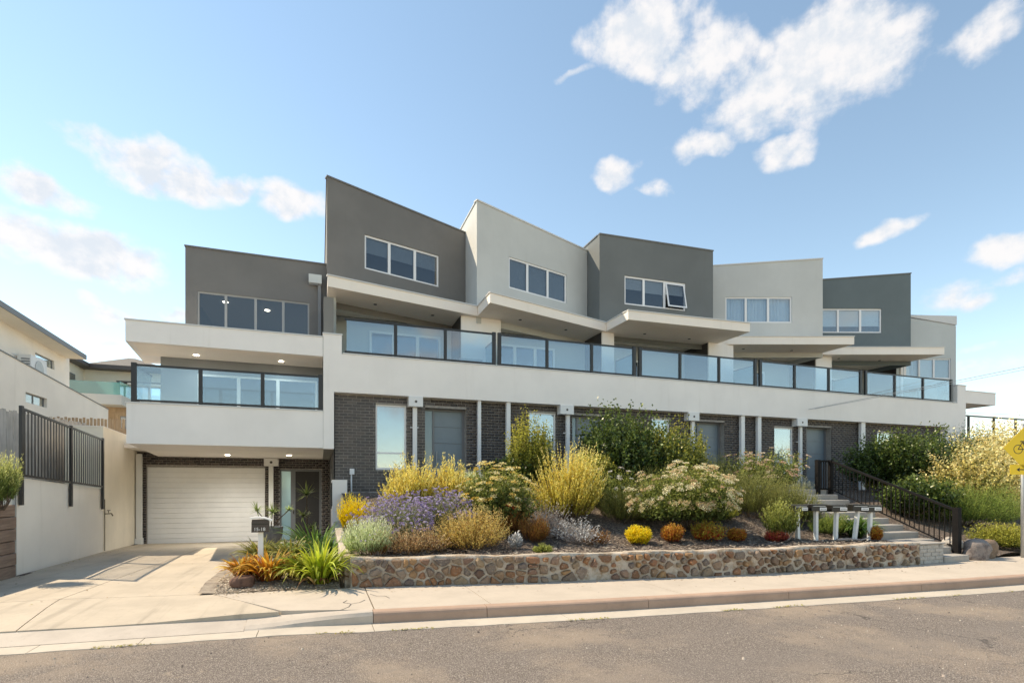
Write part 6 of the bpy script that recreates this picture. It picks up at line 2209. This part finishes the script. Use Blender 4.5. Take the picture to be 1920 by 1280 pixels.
for i, (kind, x, y, z, w_, h, lab, grp) in enumerate(PLANTS):
    if kind == 'bottle':
        z = 1.22; h = 1.15
    if kind.startswith('strap'):
        mt = {'strap_l': 'strap_l', 'strap_l2': 'strap_y', 'strap_o': 'strap_o', 'strap_g': 'strap_g', 'strap_d': 'strap_d'}[kind]
        dead = kind in ('strap_l', 'strap_l2', 'strap_o')
        z = gz(x, y)
        big = 1.45 if kind == 'strap_o' else 1.2 if kind.startswith('strap_l') else 1.0
        blades(x, y, z, w_ * 1.35 * big, h * .95 * (1.25 if kind == 'strap_o' else 1.0), lab, grp, 100 + i, L_[mt], n=int(190 if dead else 150), bw=.046 if kind != 'strap_o' else .044, droop=1.0,
               dead=46 if dead else 0, dead_mat=L_['strap_dead'])
        continue
    kw = dict(KIND[kind])
    if h < .2: h = .2
    if kind == 'green' and 'magenta' in lab:
        kw['n_shoot'] = 260; kw['flower'] = (3, .05, L_['magenta_f'], 26, .03, .6)
    if kind == 'green' and h < 1.4 and 'magenta' not in lab:
        kw['n_shoot'] = 420
    if kind == 'ball_d' and 'yellow green' in lab:
        kw['mat'] = L_['cover']; kw['n_shoot'] = 420
    if kind == 'cream' and 'largest' in lab:
        kw['flower'] = (260, .085, L_['cream_f'], 44, .030, .16); kw['n_shoot'] = 1100
    if kind == 'varieg' and 'small' in lab:
        kw['n_shoot'] = 330
    t = shrub(kind, x, y, z - .01, w_, h, lab, grp, 200 + i, **kw)
    if kind == 'cream':
        # a few red blooms low on the plant
        g = np.random.default_rng(900 + i)
        P = np.concatenate([np.array([x + g.uniform(-.25, .25) * w_, y - w_ * .44, z + g.uniform(.25, .5) * h]) + g.normal(size=(26, 3)) * .022 for q in range(2)])
        V, F = leaf_quads(P, unit(g.normal(size=(len(P), 3))), np.full(len(P), .035), np.full(len(P), .025), g)
        quads_object('red_bloom', V, F, L_['red_f'], t, (x, y, z), tint=np.full(len(V), .5), kind='stuff')
    if kind == 'sapling':
        mb = MB().tube([(x - .02, y, z - .03), (x, y, z + .2), (x - .06, y, z + .42)], .016, 6, .008).tube([(x, y, z + .2), (x + .08, y, z + .45)], .011, 6, .006)
        mb.build('trunk', M['twig'], t, (x, y, z))

# yuccas by the front door and in the pot
g = np.random.default_rng(77)


def yucca(x, y, z, heads, label, r, parent_name='yucca'):
    t = empty(parent_name, (x, y, z), label, 'yucca', 'yuccas')
    for (hx, hy, hz, rr) in heads:
        tr = MB().tube([(x, y, z - .05), (x + hx * .4, y + hy, z + hz * .5), (x + hx, y + hy, z + hz)], .022, 6, .016).build('trunk', M['bark'], t)
        buf = ([], [], [])
        rosette(buf, (x + hx, y + hy, z + hz), rr, 46, g, .036)
        quads_object('leaves', buf[0], buf[1], L_['yucca'], t, (x, y, z), tint=buf[2], kind='stuff')
    return t


yucca(-.38, 18.2, -.28, [(-.02, 0, 1.62, .46), (-.12, .05, .95, .36), (.15, -.05, .55, .3)], 'tall yucca with spiky heads in front of the dark screen door', .4)
t = empty('plant_pot', (-1.55, 19.6, -.35), 'round grey pot holding yuccas beside the garage door', 'pot')
mb = MB()
prof = [(.26, 0), (.36, .35), (.38, .62), (.34, .62), (.32, .52)]
n = 24
for r_, z_ in prof:
    for j in range(n):
        mb.v.append((-1.55 + r_ * math.cos(2 * math.pi * j / n), 19.6 + r_ * math.sin(2 * math.pi * j / n), -.36 + z_))
for q in range(len(prof) - 1):
    for j in range(n):
        mb.f.append((q * n + j, q * n + (j + 1) % n, (q + 1) * n + (j + 1) % n, (q + 1) * n + j))
mb.f.append(tuple(range(n - 1, -1, -1)))
mb.f.append(tuple((len(prof) - 1) * n + j for j in range(n)))
mb.build('bowl', M['pot'], t)
yucca(-1.55, 19.6, .18, [(-.42, -.05, .62, .34), (.05, 0, .55, .40), (.55, .05, .62, .26)], 'dark yuccas growing in the round grey pot', .4)
